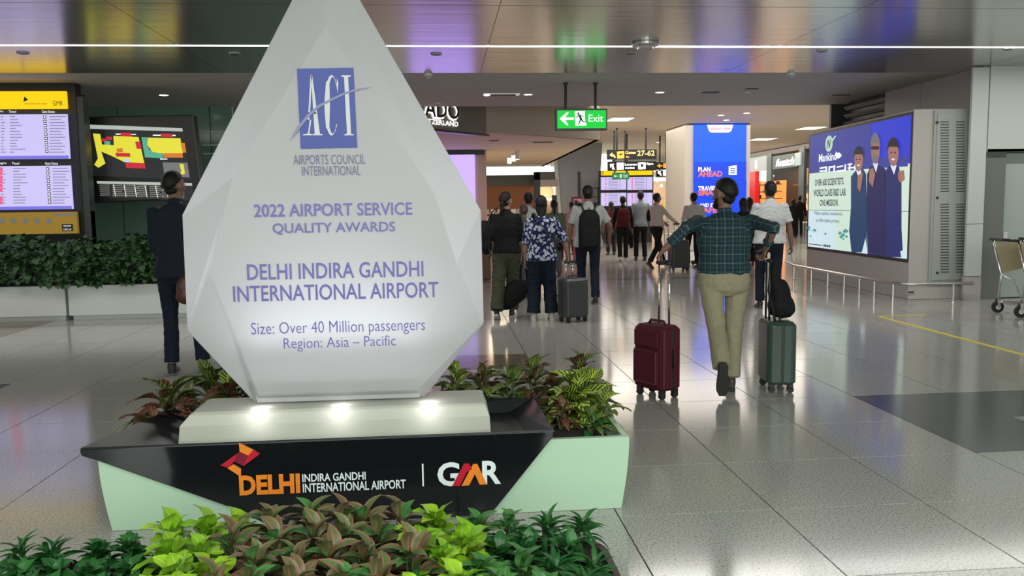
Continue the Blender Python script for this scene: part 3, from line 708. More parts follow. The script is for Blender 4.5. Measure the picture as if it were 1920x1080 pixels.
L_CY = leafmat('croton_yellow_leaf', (.03, .12, .02), (.06, .20, .03), (.62, .66, .10), .14, 8)
L_CG = leafmat('croton_green_leaf', (.022, .065, .02), (.05, .10, .02), (.25, .28, .06), .10, 7)
L_CR = leafmat('croton_red_leaf', (.045, .02, .018), (.04, .055, .02), (.22, .09, .05), .12, 7, edge=(.10, .03, .03))
L_DK = leafmat('dark_green_leaf', (.012, .085, .018), (.03, .15, .03), (.05, .18, .05), .06)
L_MD = leafmat('mid_green_leaf', (.05, .17, .04), (.08, .26, .06), (.14, .30, .10), .08)
L_LM = leafmat('lime_leaf', (.19, .44, .02), (.36, .60, .03), (.40, .60, .10), .07)
L_AG = leafmat('aglaonema_leaf', (.08, .19, .05), (.14, .12, .06), (.34, .12, .09), .12, 0, edge=(.26, .10, .07))
L_HG = leafmat('hedge_leaf', (.016, .06, .014), (.035, .105, .025), (.05, .12, .03), .08, rough=.5)
M_STEM = mat('green_stem', (.06, .10, .03), .6)
def variants(nm, m, **k): return [leafmesh('leaf', m, seed=s, **k) for s in range(4)]
LV = {'croton_y': variants('cy', L_CY, L=.18, W=.088, droop=.4, fold=.2, wave=.08), 'croton_g': variants('cg', L_CG, L=.19, W=.07, droop=.38, fold=.25, wave=.1),
      'croton_r': variants('cr', L_CR, L=.18, W=.07, droop=.5, fold=.2, wave=.12), 'dark': variants('dk', L_DK, L=.085, W=.045, droop=.35, fold=.2),
      'narrow': variants('nr', L_DK, L=.11, W=.022, droop=.5, fold=.3), 'mid': variants('md', L_MD, L=.11, W=.052, droop=.4, fold=.2),
      'lime': variants('lm', L_LM, L=.12, W=.066, droop=.35, fold=.15, wave=.1), 'agla': variants('ag', L_AG, L=.135, W=.05, droop=.35, fold=.3),
      'hedge': variants('hg', L_HG, L=.12, W=.085, droop=.4, fold=.15)}
def plant(name, label, kind, loc, nleaf=20, h=.12, group=None, up=.6, rnd=None, sc_=1.0, cat='plant', minel=-10):
    rnd = rnd or random.Random(hash(label) % 9999 if False else int(abs(loc[0])*1000+loc[1]*100)); kinds = kind if isinstance(kind, (list, tuple)) else [kind]
    t = thing(name, label, cat, loc, group=group)
    st = MB()
    for q in range(3):
        a = rnd.uniform(0, 6.28); st.tube([(0, 0, -.01), (.02*math.cos(a), .02*math.sin(a), h*.5), (.045*math.cos(a)*up, .045*math.sin(a)*up, h)], [.006, .005, .003], 5)
    obj('stem', st, M_STEM, t)
    for k in range(nleaf):
        f = (k+.5)/nleaf; a = k*2.4+rnd.uniform(-.4, .4); el = R(minel+(62-minel)*f**1.5+rnd.uniform(-15, 15)); hh = h*(.15+.85*f)
        s = sc_*(rnd.uniform(.75, 1.15))*(1-.25*f)
        M = Matrix.Translation((.012*math.cos(a), .012*math.sin(a), hh)) @ Matrix.Rotation(a, 4, 'Z') @ Matrix.Rotation(el, 4, 'X') @ Matrix.Rotation(rnd.uniform(-.35, .35), 4, 'Y') @ Matrix.Scale(s, 4)
        kd = kinds[rnd.randrange(len(kinds))]
        o = bpy.data.objects.new('leaf', LV[kd][k % 4]); col.objects.link(o); o.parent = t; o.matrix_basis = M
    return t
ORD = ['first', 'second', 'third', 'fourth', 'fifth', 'sixth', 'seventh', 'eighth', 'ninth', 'tenth', 'eleventh', 'twelfth', 'thirteenth']
zs = .322
lc = [(-1.52, 4.60), (-1.34, 4.76), (-1.20, 4.68), (-1.04, 4.76), (-.90, 4.70)]
for k, (x, y) in enumerate(lc):
    plant('croton', ['leftmost croton with a long yellow-veined leaf hanging over the tray tip', 'dark croton second from the planter left end', 'green and yellow croton third from the planter left end',
                     'reddish croton by the award lower left edge', 'dark maroon croton touching the award lower left edge'][k], [('croton_g', 'croton_r'), ('croton_g', 'croton_r', 'croton_g'), ('croton_g', 'croton_y', 'croton_r'), ('croton_r', 'croton_g'), ('croton_r',)][k], (x, y, zs), 26, [.14, .19, .18, .20, .23][k], up=.8, minel=-20, sc_=[1.5, 1.3, 1.3, 1.25, 1.2][k])
plant('croton', 'red-brown croton drooping behind the tray left tip', 'croton_r', (-1.56, 4.45, zs), 9, .06, sc_=1.1)
for k, (x, y) in enumerate([(-.62, 4.74), (-.42, 4.74), (-.2, 4.74)]): plant('croton', 'croton hidden behind the award, ' + ['left', 'middle', 'right'][k], 'croton_r', (x, y, zs), 8, .12)
rc = [(.06, 4.70, ('croton_g', 'croton_y'), 'croton with green and bright yellow leaf right of the award base', .2), (.22, 4.78, ('croton_r', 'croton_g'), 'dark croton second from the award base on the right', .18), (.38, 4.72, ('croton_g', 'dark', 'croton_g'), 'dark green croton in the middle of the right group', .18),
      (.52, 4.78, ('croton_r', 'croton_g'), 'brown tipped croton behind the tray right corner', .2), (.62, 4.60, ('croton_r', 'croton_g'), 'dark croton just left of the yellow one', .16), (.80, 4.80, ('croton_r', 'croton_g'), 'dark croton behind the big yellow-veined one', .22)]
for x, y, kd, lb, h in rc: plant('croton', lb, kd, (x, y, zs), 26, h, up=.8, minel=-12)
plant('croton', 'big bright yellow-veined croton at the planter right end', ('croton_y', 'croton_y', 'croton_y', 'croton_g'), (.72, 4.36, zs), 50, .17, minel=-30, sc_=1.3)
plant('croton', 'second smaller yellow-veined croton beside the big bright one', ('croton_y', 'croton_g'), (.80, 4.56, zs), 26, .16, minel=-15, sc_=1.15)
plant('croton', 'low croton with dark leaf at the planter front right corner', ('dark', 'croton_g'), (.74, 4.08, zs), 16, .10, sc_=.8)
plant('croton', 'maroon croton against the tray right side', 'croton_r', (.60, 4.22, zs), 14, .12, sc_=.85)
plant('croton', 'green croton spilling over the planter right side', ('dark', 'croton_g', 'croton_y'), (.82, 4.22, zs), 16, .12, minel=-25)

# foreground bed
fb_ = thing('front_planter', 'dark brown low planter holding the foreground plants', 'planter', (-.48, 2.85, 0))
M_BROWN = mat('dark_brown_rim', (.05, .035, .028), .5)
bx0, bx1, by0, by1, bz = -1.62, .60, 2.42, 3.10, .20
ring = lambda z, i: rect_ring((bx0+bx1)/2, (by0+by1)/2, z, (bx1-bx0)/2-i, (by1-by0)/2-i, .14, 6)
obj('box_shell', MB().loft([ring(.0, .03), ring(bz, 0), ring(bz+.002, .025), ring(bz-.05, .03)]), M_BROWN, fb_, W=True)
obj('soil', MB().box(((bx0+bx1)/2, (by0+by1)/2, bz-.03), (bx1-bx0-.12, by1-by0-.12, .03)), M_SOIL, fb_, W=True)
rf = random.Random(11)
cnt = {}
names = {'dark': ('bedding_plant', 'dark green broad-leaved bedding plant'), 'narrow': ('spider_plant', 'narrow-leaved dark green plant'), 'mid': ('bedding_plant', 'mid green leafy bedding plant'), 'lime': ('lime_plant', 'bright lime green plant'), 'agla': ('aglaonema', 'red-edged green aglaonema')}
rown = {0: 'back', 1: 'second', 2: 'third', 3: 'front'}
for r_ in range(4):
    for k in range(17):
        x = -1.55+k*.127+rf.uniform(-.03, .03)+.06*(r_ % 2); y = 3.03-r_*.15+rf.uniform(-.03, .03)
        if x > .52: continue
        if x < -1.38: kd = 'narrow' if r_ != 1 else 'dark'
        elif x < -1.02: kd = 'dark'
        elif x < -.78: kd = 'lime'
        elif x < -.12: kd = 'agla'
        elif x < .10: kd = 'lime'
        elif x < .33: kd = 'mid' if r_ != 1 else 'dark'
        else: kd = 'narrow' if r_ != 1 else 'dark'
        cnt[(kd, r_)] = cnt.get((kd, r_), 0)+1
        nm, lb = names[kd]
        h = {'agla': .16, 'lime': .13, 'narrow': .08, 'dark': .08, 'mid': .10}[kd]-.012*r_
        plant(nm, '%s, %s from the left in the %s row' % (lb, ORD[cnt[(kd, r_)]-1], rown[r_]), kd if kd != 'agla' else ('agla', 'agla', 'agla', 'mid'), (x, y, bz-.015), {'narrow': 40, 'dark': 36}.get(kd, 26), h, rnd=rf, minel=-15, sc_=1.15)

# ---------------------------------------------------------------- hedge planters on the left
rh = random.Random(5)
PA, PB = -5.15, -3.0
for k, (x0, x1) in enumerate(((-8.6, -6.89), (-6.87, -5.17), (-5.13, -2.9))):
    t = thing('trough_planter', ['white trough planter at the far left edge', 'white trough planter under the flight board', 'white trough planter behind the man in the dark suit'][k], 'planter', ((x0+x1)/2, 12.1, 0))
    w = x1-x0
    obj('box_shell', MB().box((0, 0, .28), (w, .7, .42)), M_WHITE, t, bev=.008)
    obj('plinth', MB().box((0, .02, .035), (w-.06, .62, .07)), M_WHITE, t)
    obj('soil', MB().box((0, 0, .492), (w-.06, .64, .01)), M_SOIL, t)
    npl = int(round(w/.4))
    for q in range(npl):
        px = x0+(q+.5)*w/npl; h = rh.uniform(.55, .68)
        p = thing('hedge_plant', 'broad-leaved dark green hedge plant, %s from the left in %s' % (ORD[q], ['the far left white trough', 'the trough under the flight board', 'the trough behind the suited man'][k]), 'plant', (px, 12.08, .5))
        obj('stem', MB().tube([(0, 0, -.01), (.02, 0, h*.6), (0, 0, h)], [.015, .012, .006], 6).tube([(.05, .05, -.01), (.08, -.05, h*.5), (.1, -.1, h*.8)], [.012, .01, .006], 6), M_STEM, p)
        fo = MB(); src = LV['hedge'][0]; sv = [v.co.copy() for v in src.vertices]; sf = [tuple(f.vertices) for f in src.polygons]
        def LM(front):
            while True:
                ax = rh.uniform(-1, 1); az = rh.uniform(0, 1)
                if abs(ax) < 1.02-.25*az: break
            y = -.34 if front else rh.uniform(-.3, .28)
            y += rh.uniform(-.04, .05)
            return Matrix.Translation((ax*w/npl*.58, y+(.12*az if front else 0), .02+az*h)) @ Matrix.Rotation(math.pi+rh.uniform(-1.1, 1.1), 4, 'Z') @ Matrix.Rotation(R(rh.uniform(-55, 35)), 4, 'X') @ Matrix.Rotation(rh.uniform(-.5, .5), 4, 'Y') @ Matrix.Scale(rh.uniform(.75, 1.2), 4)
        for z in range(26):
            o = bpy.data.objects.new('leaf', LV['hedge'][z % 4]); col.objects.link(o); o.parent = p; o.matrix_basis = LM(True)
        for z in range(170): M = LM(z % 2 == 0); fo.add([M@v for v in sv], sf)
        obj('foliage', fo, L_HG, p, kind='stuff', smooth=True)

# ---------------------------------------------------------------- flight board, left
M_SCR = em('lavender_lcd', (.66, .60, 1.0), .85); M_HDR = em('white_text', (1, 1, 1), 1.0); M_PINK = em('pink_status', (1, .12, .30), .8); M_BLU = em('blue_bar', (.22, .20, .85), .8); M_ROWL = em('grey_row_line', (.42, .40, .62), .55)
M_YEL = em('yellow_header', (1, .62, .0), 1.05)
def board(name, label, origin, yaw, w, H0, H1, parts):
    pass
fbq = thing('flight_board', 'tall flight information board with yellow header at the left edge', 'display', (-6.6, 13, 0))
YB_ = 12.95
fr = Frame((-6.6, YB_-.02, 0), (1, 0, 0)); P = fr.px
def R4(m, x0, y0, x1, y1, name, off=.0, th=.01, root=fbq, W=True):
    g = MB(); xc = (x0+x1)/2; yc = (y0+y1)/2
    fr.rect(g, P(x0, yc)[0], P(xc, y1)[1], P(x1, yc)[0], P(xc, y0)[1], off, th); return obj(name, g, m, root, W=True)
zt_, zb_ = P(60, 172)[1], P(60, 440)[1]
obj('housing', MB().box((-6.9, 13.1, (zt_+.9)/2+.3), (3.05, .2, zt_-.6+.0)), M_BLACK, fbq, W=True)
obj('side_frame', MB().box((-5.38, 13.12, 1.85), (.2, .2, 2.7)), mat('grey_green_post', (.05, .06, .055), .4), fbq, W=True)
obj('post', MB().box((-5.38, 13.12, .75), (.2, .14, 1.5)), MATS['grey_green_post'], fbq, W=True); obj('post', MB().box((-8.0, 13.12, .75), (.2, .14, 1.5)), MATS['grey_green_post'], fbq, W=True)
R4(M_YEL, -170, 172, 127, 205, 'header', .0, .05)
g = MB(); textpx(fr, g, 'GMR', 102, 190, 121, 199, .056); textpx(fr, g, 'DELHI INDIRA GANDHI AIRPORT', 50, 194, 92, 197, .056)
c = P(51, 188); fr.poly(g, [(c[0]-.03, c[1]-.03), (c[0]+.04, c[1]), (c[0]-.01, c[1]+.05)], .054); sheet('header_lettering', g, M_BLACK, fbq)
for (y0, y1, sx) in ((215, 299, 0), (312, 394, 6)):
    x1 = 130+sx
    R4(M_SCR, -170, y0, x1, y1, 'screen', .0, .02)
    R4(M_BLU, -170, y1-6, x1, y1, 'status_bar', .021, .002)
    g = MB(); textpx(fr, g, 'Gate Status', 80+sx, y0-8, 104+sx, y0-3, .024); textpx(fr, g, 'Time?', 18+sx, y0-8, 32+sx, y0-3, .024); textpx(fr, g, 'Flight', -10+sx, y0-8, 8+sx, y0-3, .024); sheet('column_headings', g, M_HDR, fbq)
    g = MB(); rr = random.Random(y0)
    n = 13
    for k in range(n):
        y = y0+3+(y1-y0-12)*k/n
        for a, b in ((-120, -90), (-60, -20), (20+sx, 20+sx+rr.uniform(8, 32)), (94+sx, 94+sx+rr.uniform(20, 32)), (3, 3+rr.uniform(4, 9))):
            fr.rect(g, P(a, y)[0], P(a, y+2)[1], P(b, y)[0], P(b, y)[1], .021, .001)
    sheet('flight_rows', g, M_ROWL, fbq)
    g = MB()
    for k in range(9):
        y = y0+2+(y1-y0-12)*k/9; fr.rect(g, P(82+sx*.9+k*.5, y)[0], P(90, y+5.6)[1], P(88+sx*.9+k*.5, y)[0], P(90, y)[1], .022, .001)
    sheet('gate_boxes', g, M_BLACK, fbq)
    g = MB()
    for k in range(9):
        y = y0+3.4+(y1-y0-12)*k/9; fr.rect(g, P(83.3+sx*.9+k*.5, y)[0], P(90, y+2.8)[1], P(86.7+sx*.9+k*.5, y)[0], P(90, y)[1], .0235, .001)
    sheet('gate_numbers', g, M_HDR, fbq)
    g = MB()
    for k in range(9):
        if (y0 < 250 and k < 6) or k == 6: continue
        y = y0+2+(y1-y0-12)*k/9; fr.rect(g, P(-10, y)[0], P(0, y+7)[1], P(1+sx*.8, y)[0], P(0, y)[1], .022, .001)
    sheet('status_blocks', g, M_PINK, fbq)
R4(mat('ochre_panel', (.42, .25, .03), .5, emit=.12, ecol=(.8, .5, .05)), -170, 399, 147, 440, 'footer_panel', -.02, .06)
g = MB()
for k in range(8):
    c = P(6+22*(k-3), 414); fr.poly(g, [(c[0]+.045*math.cos(a), c[1]+.045*math.sin(a)) for a in [6.283*i/16 for i in range(16)]], .042)
fr.rect(g, P(103, 402)[0], P(120, 405)[1], P(144, 402)[0], P(120, 401)[1], .042); sheet('service_icons', g, mat('grey_icon', (.35, .35, .3), .5), fbq)
R4(M_BLACK, 119, 420, 139, 433, 'notice', .042, .004)
g = MB(); textpx(fr, g, 'ENQUIRY', 122, 422, 136, 425.5, .048); textpx(fr, g, 'CALL US', 122, 428, 136, 431.5, .048); sheet('notice_lettering', g, M_HDR, fbq)

# ---------------------------------------------------------------- black map screen
mp = thing('map_screen', 'black tilted terminal map screen left of the award', 'display', (-4.6, 13.5, 0))
def Q(x, y, Y=13.5): return at(x, y, Y)
c00, c10, c11, c01 = Q(177, 381), Q(380, 371), Q(362, 215), Q(150, 219)
ex = ((c10-c00)+(c11-c01)).normalized(); ez = ((c01-c00)+(c11-c10)).normalized(); nn = ex.cross(ez).normalized()
mb = MB(); mb.prism([c00, c10, c11, c01], -nn*.22); obj('housing', mb, M_BLACK, mp, W=True, bev=.015)
fr = Frame(c00, ex, ez)
def on(x, y): return fr.px(x, y)
def PG(name, pts, m, off=.006, th=.003, sc=True):
    g = MB(); fr.poly(g, [on(0+x/2.25, 140+y/2.25) if sc else on(x, y) for x, y in pts], off, th); return obj(name, g, m, mp, W=True)
PG('screen', [(375, 205), (785, 200), (812, 420), (400, 425)], mat('black_lcd', (.02, .02, .02), .15, emit=.02, ecol=(.5, .5, .6)), .002)
PG('screen', [(412, 445), (812, 432), (820, 510), (430, 515)], MATS['black_lcd'], .002)
PG('title_bar', [(378, 208), (785, 202), (786, 216), (380, 226)], em('grey_title', (.6, .65, .6), .7))
PG('title_bar', [(414, 447), (812, 434), (813, 446), (416, 458)], MATS['grey_title'])
Y_ = em('map_yellow', (.85, .80, .05), .85); RD = em('map_red', (.75, .03, .05), .7); GR = em('map_teal', (.15, .60, .40), .6); OG = em('map_orange', (.85, .25, .03), .7); GY = em('map_grey', (.35, .36, .36), .4); LB = em('map_pale', (.6, .75, .9), .8)
PG('terminal_map', [(410, 245), (440, 245), (445, 290), (495, 290), (495, 250), (600, 250), (618, 360), (535, 360), (480, 335), (440, 320), (455, 370), (425, 390), (408, 378), (425, 350)], Y_, .010)
PG('terminal_map', [(640, 250), (775, 245), (782, 310), (700, 315), (655, 310), (635, 280)], Y_, .012)
for p in ([(525, 235), (570, 233), (572, 250), (528, 250)], [(692, 230), (742, 228), (744, 243), (694, 244)], [(540, 362), (620, 360), (622, 383), (542, 384)], [(465, 255), (490, 255), (490, 268), (466, 268)], [(585, 270), (606, 268), (612, 300), (590, 300)], [(500, 322), (560, 320), (562, 336), (502, 338)], [(445, 265), (465, 264), (466, 276), (446, 277)]): PG('map_zone', p, RD, .014)
for p in ([(612, 250), (640, 249), (640, 300), (700, 318), (695, 335), (622, 335)], [(455, 275), (480, 273), (482, 305), (458, 306)]): PG('map_zone', p, GR, .009)
for p in ([(700, 313), (780, 308), (782, 328), (700, 332)], [(775, 265), (792, 264), (797, 305), (782, 306)], [(505, 305), (530, 300), (532, 318), (507, 320)]): PG('map_zone', p, OG, .013)
PG('map_zone', [(695, 352), (798, 348), (804, 410), (700, 412)], GY, .009); PG('map_zone', [(765, 355), (782, 355), (786, 395), (755, 410), (740, 408), (772, 388)], Y_, .012)
PG('map_zone', [(685, 335), (715, 334), (716, 340), (686, 342)], LB, .012); PG('map_zone', [(533, 345), (560, 345), (560, 360), (534, 360)], LB, .012)
g = MB()
for k in range(7):
    x = 425+k*52
    for q in range(6): y = 466+q*8.5-k*1.2; a = on(x/2.25, 140+y/2.25); fr.rect(g, a[0], a[1], a[0]+.15+.03*((q*k) % 3), a[1]+.012, .008, .001)
sheet('legend_lines', g, em('legend_grey', (.55, .55, .5), .35), mp)
g = MB()
for k in range(7):
    x = 484+k*44-2; a = on(x/2.25, 140+460/2.25); b = on((x+6)/2.25, 140+508/2.25); fr.poly(g, [on(x/2.25, 140+(458-k)/2.25), on((x+3)/2.25, 140+(458-k)/2.25), on((x+9)/2.25, 140+(508-k)/2.25), on((x+6)/2.25, 140+(508-k)/2.25)], .008, .001)
fr.poly(g, [on(505/2.25, 140+245/2.25), on(505/2.25, 140+240/2.25), on(590/2.25, 140+237/2.25), on(590/2.25, 140+241/2.25)], .008, .001)
fr.poly(g, [on(660/2.25, 140+241/2.25), on(660/2.25, 140+236/2.25), on(755/2.25, 140+232/2.25), on(755/2.25, 140+237/2.25)], .008, .001)
sheet('legend_rules', g, M_HDR, mp)
obj('post', MB().box((-4.3, 13.75, 1.0), (.55, .1, 2.0)), MATS['grey_green_post'], mp, W=True)

# ---------------------------------------------------------------- exit sign and hanging signs
M_GREENS = em('exit_green', (.0, .62, .04), 1.0); M_WS = em('sign_white', (.85, 1, .9), 1.5); M_GW = mat('sign_dark_green', (.0, .12, .02), .5)
ex_ = thing('exit_sign', 'large lit green exit sign hanging from two black rods', 'sign', (2.2, 13.1, 2.65))
yE = 13.1; fr = Frame((2.2, yE-.07, 0), (math.cos(.0), math.sin(.0), 0)); P = fr.px
a = P(1042, 224); b = P(1139, 222); zt, zb = P(1090, 203.5)[1], P(1090, 244)[1]
obj('housing', MB().box((2.2+(a[0]+b[0])/2, yE, (zt+zb)/2), (b[0]-a[0], .12, zt-zb)), M_DARK, ex_, W=True, bev=.006)
g = MB(); fr.rect(g, P(1045, 224)[0], P(1090, 240.5)[1], P(1136, 224)[0], P(1090, 207)[1], .0, .008); obj('lit_face', g, M_GREENS, ex_, W=True)
def cq(x, y): return P(880+x/4.908, 180+y/4.908)
g = MB(); fr.poly(g, [cq(*q) for q in [(830, 210), (895, 152), (915, 152), (880, 198), (960, 198), (960, 220), (880, 222), (912, 270), (895, 270)]], .010)
fr.poly(g, [cq(*q) for q in [(970, 142), (1062, 138), (1062, 215), (1078, 272), (975, 276)]], .010)
text(fr, g, 'Exit', cq(1097, 200)[0], cq(1160, 238)[1], cq(1230, 200)[0], cq(1160, 172)[1], .011, .0)
sheet('white_symbols', g, M_WS, ex_)
g = MB()
c = cq(1002, 162); fr.poly(g, [(c[0]+.018*math.cos(t_), c[1]+.018*math.sin(t_)) for t_ in [6.283*i/12 for i in range(12)]], .014)
for pl_ in ([(1000, 172), (1022, 172), (1038, 215), (1018, 222)], [(1018, 175), (1052, 188), (1052, 194), (1020, 184)], [(1000, 176), (980, 200), (986, 204), (1006, 184)], [(1018, 215), (1034, 212), (1050, 235), (1074, 238), (1072, 245), (1044, 243)], [(1016, 215), (1026, 222), (1008, 262), (998, 262)]): fr.poly(g, [cq(*q) for q in pl_], .014)
sheet('running_figure', g, M_GW, ex_)
for x in (1062, 1118):
    u = P(x, 200)[0]+2.2; obj('rod', MB().tube([(u, yE, zt-.01), (u, yE, ZC)], .022, 8), M_BLACK, ex_, W=True); obj('ceiling_cap', MB().disc((u, yE, ZC-.03), .04, (0, 0, 1), .03, 12), M_BLACK, ex_, W=True)
def hang(name, label, Y, x0, y0, x1, y1, face, rods=(), face_m=None, ztop=ZH):
    a, b = at(x0, (y0+y1)/2, Y), at(x1, (y0+y1)/2, Y); xc = (x0+x1)/2; z1, z0 = at(xc, y0, Y).z, at(xc, y1, Y).z
    t = thing(name, label, 'sign', ((a.x+b.x)/2, Y, z0))
    obj('panel', MB().box(((a.x+b.x)/2, Y+.06, (z0+z1)/2), (b.x-a.x, .12, z1-z0)), face_m or M_BLACK, t, W=True, bev=.01)
    for r in rods: u = at(r, y0, Y).x; obj('rod', MB().tube([(u, Y+.06, z1-.01), (u, Y+.06, ztop)], .03, 8), M_BLACK, t, W=True)
    fr = Frame((0, Y-.002, 0), (1, 0, 0)); face(fr, t); return t
M_AMB = em('amber_sign', (1, .55, .05), 1.3); M_AMT = em('amber_text', (1, .75, .25), 1.6)
def fc_(fr, t):
    P = fr.px; q = lambda x, y: P(1110+x/8.31, 270+y/8.31)
    g = MB(); textpx(fr, g, '27-62', 1194.6, 282, 1227.5, 292.3, .006, .02); textpx(fr, g, 'Gates', 1172.5, 283, 1192, 289, .006, .02); textpx(fr, g, 'गेट', 1173, 292.5, 1180, 296, .006, .01)
    fr.poly(g, [q(*z) for z in [(270, 175), (315, 130), (320, 150), (310, 162), (350, 165), (372, 215), (345, 215), (330, 185), (312, 185), (325, 205)]], .006); sheet('amber_letters', g, M_AMT, t)
    g = MB(); fr.poly(g, [q(*z) for z in [(388, 118), (500, 108), (502, 222), (392, 228)]], .004); sheet('pictogram_panel', g, M_AMB, t)
    g = MB(); fr.poly(g, [q(*z) for z in [(405, 160), (450, 150), (485, 150), (478, 162), (455, 170), (440, 185), (438, 170)]], .008); sheet('plane_symbol', g, M_DRED, t)
hang('gates_sign', 'dark hanging sign with amber gate numbers 27-62', 26.5, 1139, 280, 1231.5, 299, fc_, (1157.5, 1212))
def fc_(fr, t):
    P = fr.px; q = lambda x, y: P(1110+x/8.31, 270+y/8.31)
    g = MB(); fr.poly(g, [q(*z) for z in [(280, 310), (350, 310), (330, 330), (355, 400), (315, 395), (310, 350), (285, 370)]], .005); fr.poly(g, [q(*z) for z in [(384, 292), (492, 290), (495, 398), (388, 402)]], .005); fr.poly(g, [q(*z) for z in [(716, 290), (832, 286), (834, 390), (720, 394)]], .005)
    textpx(fr, g, 'Lounge', 1171.5, 306, 1194.5, 311.5, .006, .02); textpx(fr, g, 'Spa', 1212, 305, 1225, 310, .006, .02); textpx(fr, g, 'लाउंज', 1172, 313, 1190, 317, .006, .01); sheet('white_letters', g, M_GLOWL, t)
    g = MB(); fr.poly(g, [q(*z) for z in [(760, 310), (800, 310), (800, 350), (780, 365), (760, 350)]], .008); sheet('symbol', g, M_DARK, t)
hang('lounge_sign', 'dark hanging sign with white lounge and spa lettering', 27.6, 1140, 302.5, 1231, 320, fc_, (1152.5, 1173))
def fc_(fr, t):
    P = fr.px; q = lambda x, y: P(1110+x/8.31, 270+y/8.31)
    g = MB(); fr.poly(g, [q(*z) for z in [(1012, 340), (1055, 300), (1060, 330), (1098, 330), (1098, 350), (1060, 352), (1062, 378)]], .005); fr.poly(g, [q(*z) for z in [(1108, 302), (1185, 298), (1186, 370), (1110, 374)]], .004); textpx(fr, g, '1-26', 1254, 305, 1263, 310, .005, .01); sheet('amber_letters', g, em('orange_sign', (1, .33, .02), 1.3), t)
hang('gates_sign', 'small dark sign with orange arrow beside the cream pillar', 29, 1231, 304, 1264, 318, fc_, (1249.7,))
def fc_(fr, t):
    P = fr.px; q = lambda x, y: P(1110+x/8.31, 270+y/8.31)
    g = MB(); fr.poly(g, [q(*z) for z in [(1025, 425), (1075, 425), (1062, 440), (1090, 490), (1062, 490), (1045, 455), (1030, 470)]], .005); fr.poly(g, [q(*z) for z in [(1105, 420), (1185, 418), (1186, 492), (1108, 496)]], .004); textpx(fr, g, 'Spa', 1254, 320, 1263, 326, .005, .01); sheet('white_letters', g, M_GLOWL, t)
hang('lounge_sign', 'small dark sign with white arrow directly under the orange arrow sign', 29.6, 1231, 319.5, 1264, 331.5, fc_, (1238,))
def fc_(fr, t):
    P = fr.px; q = lambda x, y: P(1110+x/8.31, 270+y/8.31)
    g = MB(); fr.poly(g, [q(*z) for z in [(335, 500), (365, 475), (362, 493), (402, 493), (402, 508), (362, 508), (368, 528)]], .005); fr.poly(g, [q(*z) for z in [(430, 472), (465, 472), (465, 528), (430, 528)]], .005); textpx(fr, g, 'Exit', 1169, 325.5, 1177, 333, .005, .01); sheet('white_symbols', g, em('dull_white', (.6, .8, .65), .9), t)
hang('exit_sign', 'small far green exit sign in front of the departure boards', 28.6, 1149, 323.5, 1180, 336, fc_, (1153, 1176), em('dull_green', (.02, .22, .06), .8))

# departure boards
db = thing('departure_board', 'four-panel departure board with yellow header in the far hall', 'display', (7.4, 31.5, 0))
fr = Frame((7.4, 31.45, 0), (1, 0, 0)); P = fr.px
def S(m, x0, y0, x1, y1, name, off=0, th=.02):
    g = MB(); xc = (x0+x1)/2; yc = (y0+y1)/2; fr.rect(g, P(x0, yc)[0], P(xc, y1)[1], P(x1, yc)[0], P(xc, y0)[1], off, th); return obj(name, g, m, db, W=True)
S(M_BLACK, 1124, 320, 1225, 392, 'housing', -.2, .2); S(M_YEL, 1127, 319.5, 1223, 328.5, 'header', 0, .03); S(M_DARK, 1126, 392, 1223, 455, 'base_panel', -.2, .15)
g = MB(); textpx(fr, g, '2', 1127.5, 321, 1132, 327, .035, .02); sheet('header_number', g, M_BLACK, db)
for x0, x1 in ((1126.5, 1174), (1176, 1223)):
    for y0, y1 in ((332, 356), (361.5, 386)):
        S(M_SCR, x0, y0, x1, y1, 'screen', 0, .02); g = MB(); h = MB()
        for k in range(8):
            y = y0+2+k*(y1-y0-2)/8; a = x0+14; fr.rect(g, P(a, y)[0], P(a, y+1)[1], P(a+18, y)[0], P(a, y)[1], .022, .001)
            if k % 3 != 2 or x0 > 1150: fr.rect(h, P(x0+8, y)[0], P(a, y+1.8)[1], P(x0+10.5, y)[0], P(a, y)[1], .023, .001)
        fr.rect(g, P(x0+35, y0)[0], P(x0, y1)[1], P(x0+36, y0)[0], P(x0, y0)[1], .022, .001)
        sheet('flight_rows', g, M_ROWL, db); sheet('status_blocks', h, M_PINK, db)

# ---------------------------------------------------------------- tall blue screen on pillar
tt = thing('screen_column', 'cream column with the tall bright blue screen', 'column', (8.3, 25.3, 0))
YT = 25.2; a, b = at(1285, 300, YT).x, at(1408, 300, YT).x
obj('shaft', MB().box(((a+b)/2, YT+.05+1.1, ZH/2), (b-a, 2.2, ZH)), M_CREAM2, tt, W=True, bev=.03)
fr = Frame((a, YT+.04, 0), (1, 0, 0)); P = fr.px
def T(m, x0, y0, x1, y1, name, off=0, th=.02):
    g = MB(); xc = (x0+x1)/2; yc = (y0+y1)/2; fr.rect(g, P(x0, yc)[0], P(xc, y1)[1], P(x1, yc)[0], P(xc, y0)[1], off, th); return obj(name, g, m, tt, W=True)
T(em('screen_blue', (.0, .10, 1), 1.0), 1300, 233, 1398, 304, 'screen', 0, .06); T(em('screen_blue_dark', (.0, .055, .86), .95), 1300, 304, 1398, 337, 'screen', 0, .058)
T(MATS['screen_blue_dark'], 1300, 337.5, 1398, 371, 'screen', 0, .058); T(MATS['screen_blue_dark'], 1300, 371.5, 1398, 425, 'screen', 0, .058)
T(M_DARK, 1290, 229, 1403, 232, 'top_edge', 0, .1)
g = MB(); fr.poly(g, [P(1324, 234), P(1328, 246), P(1332, 249), P(1365, 249), P(1370, 246), P(1374, 234)], .062); sheet('logo_tab', g, em('pinkish_tab', (.75, .65, .95), 1), tt)
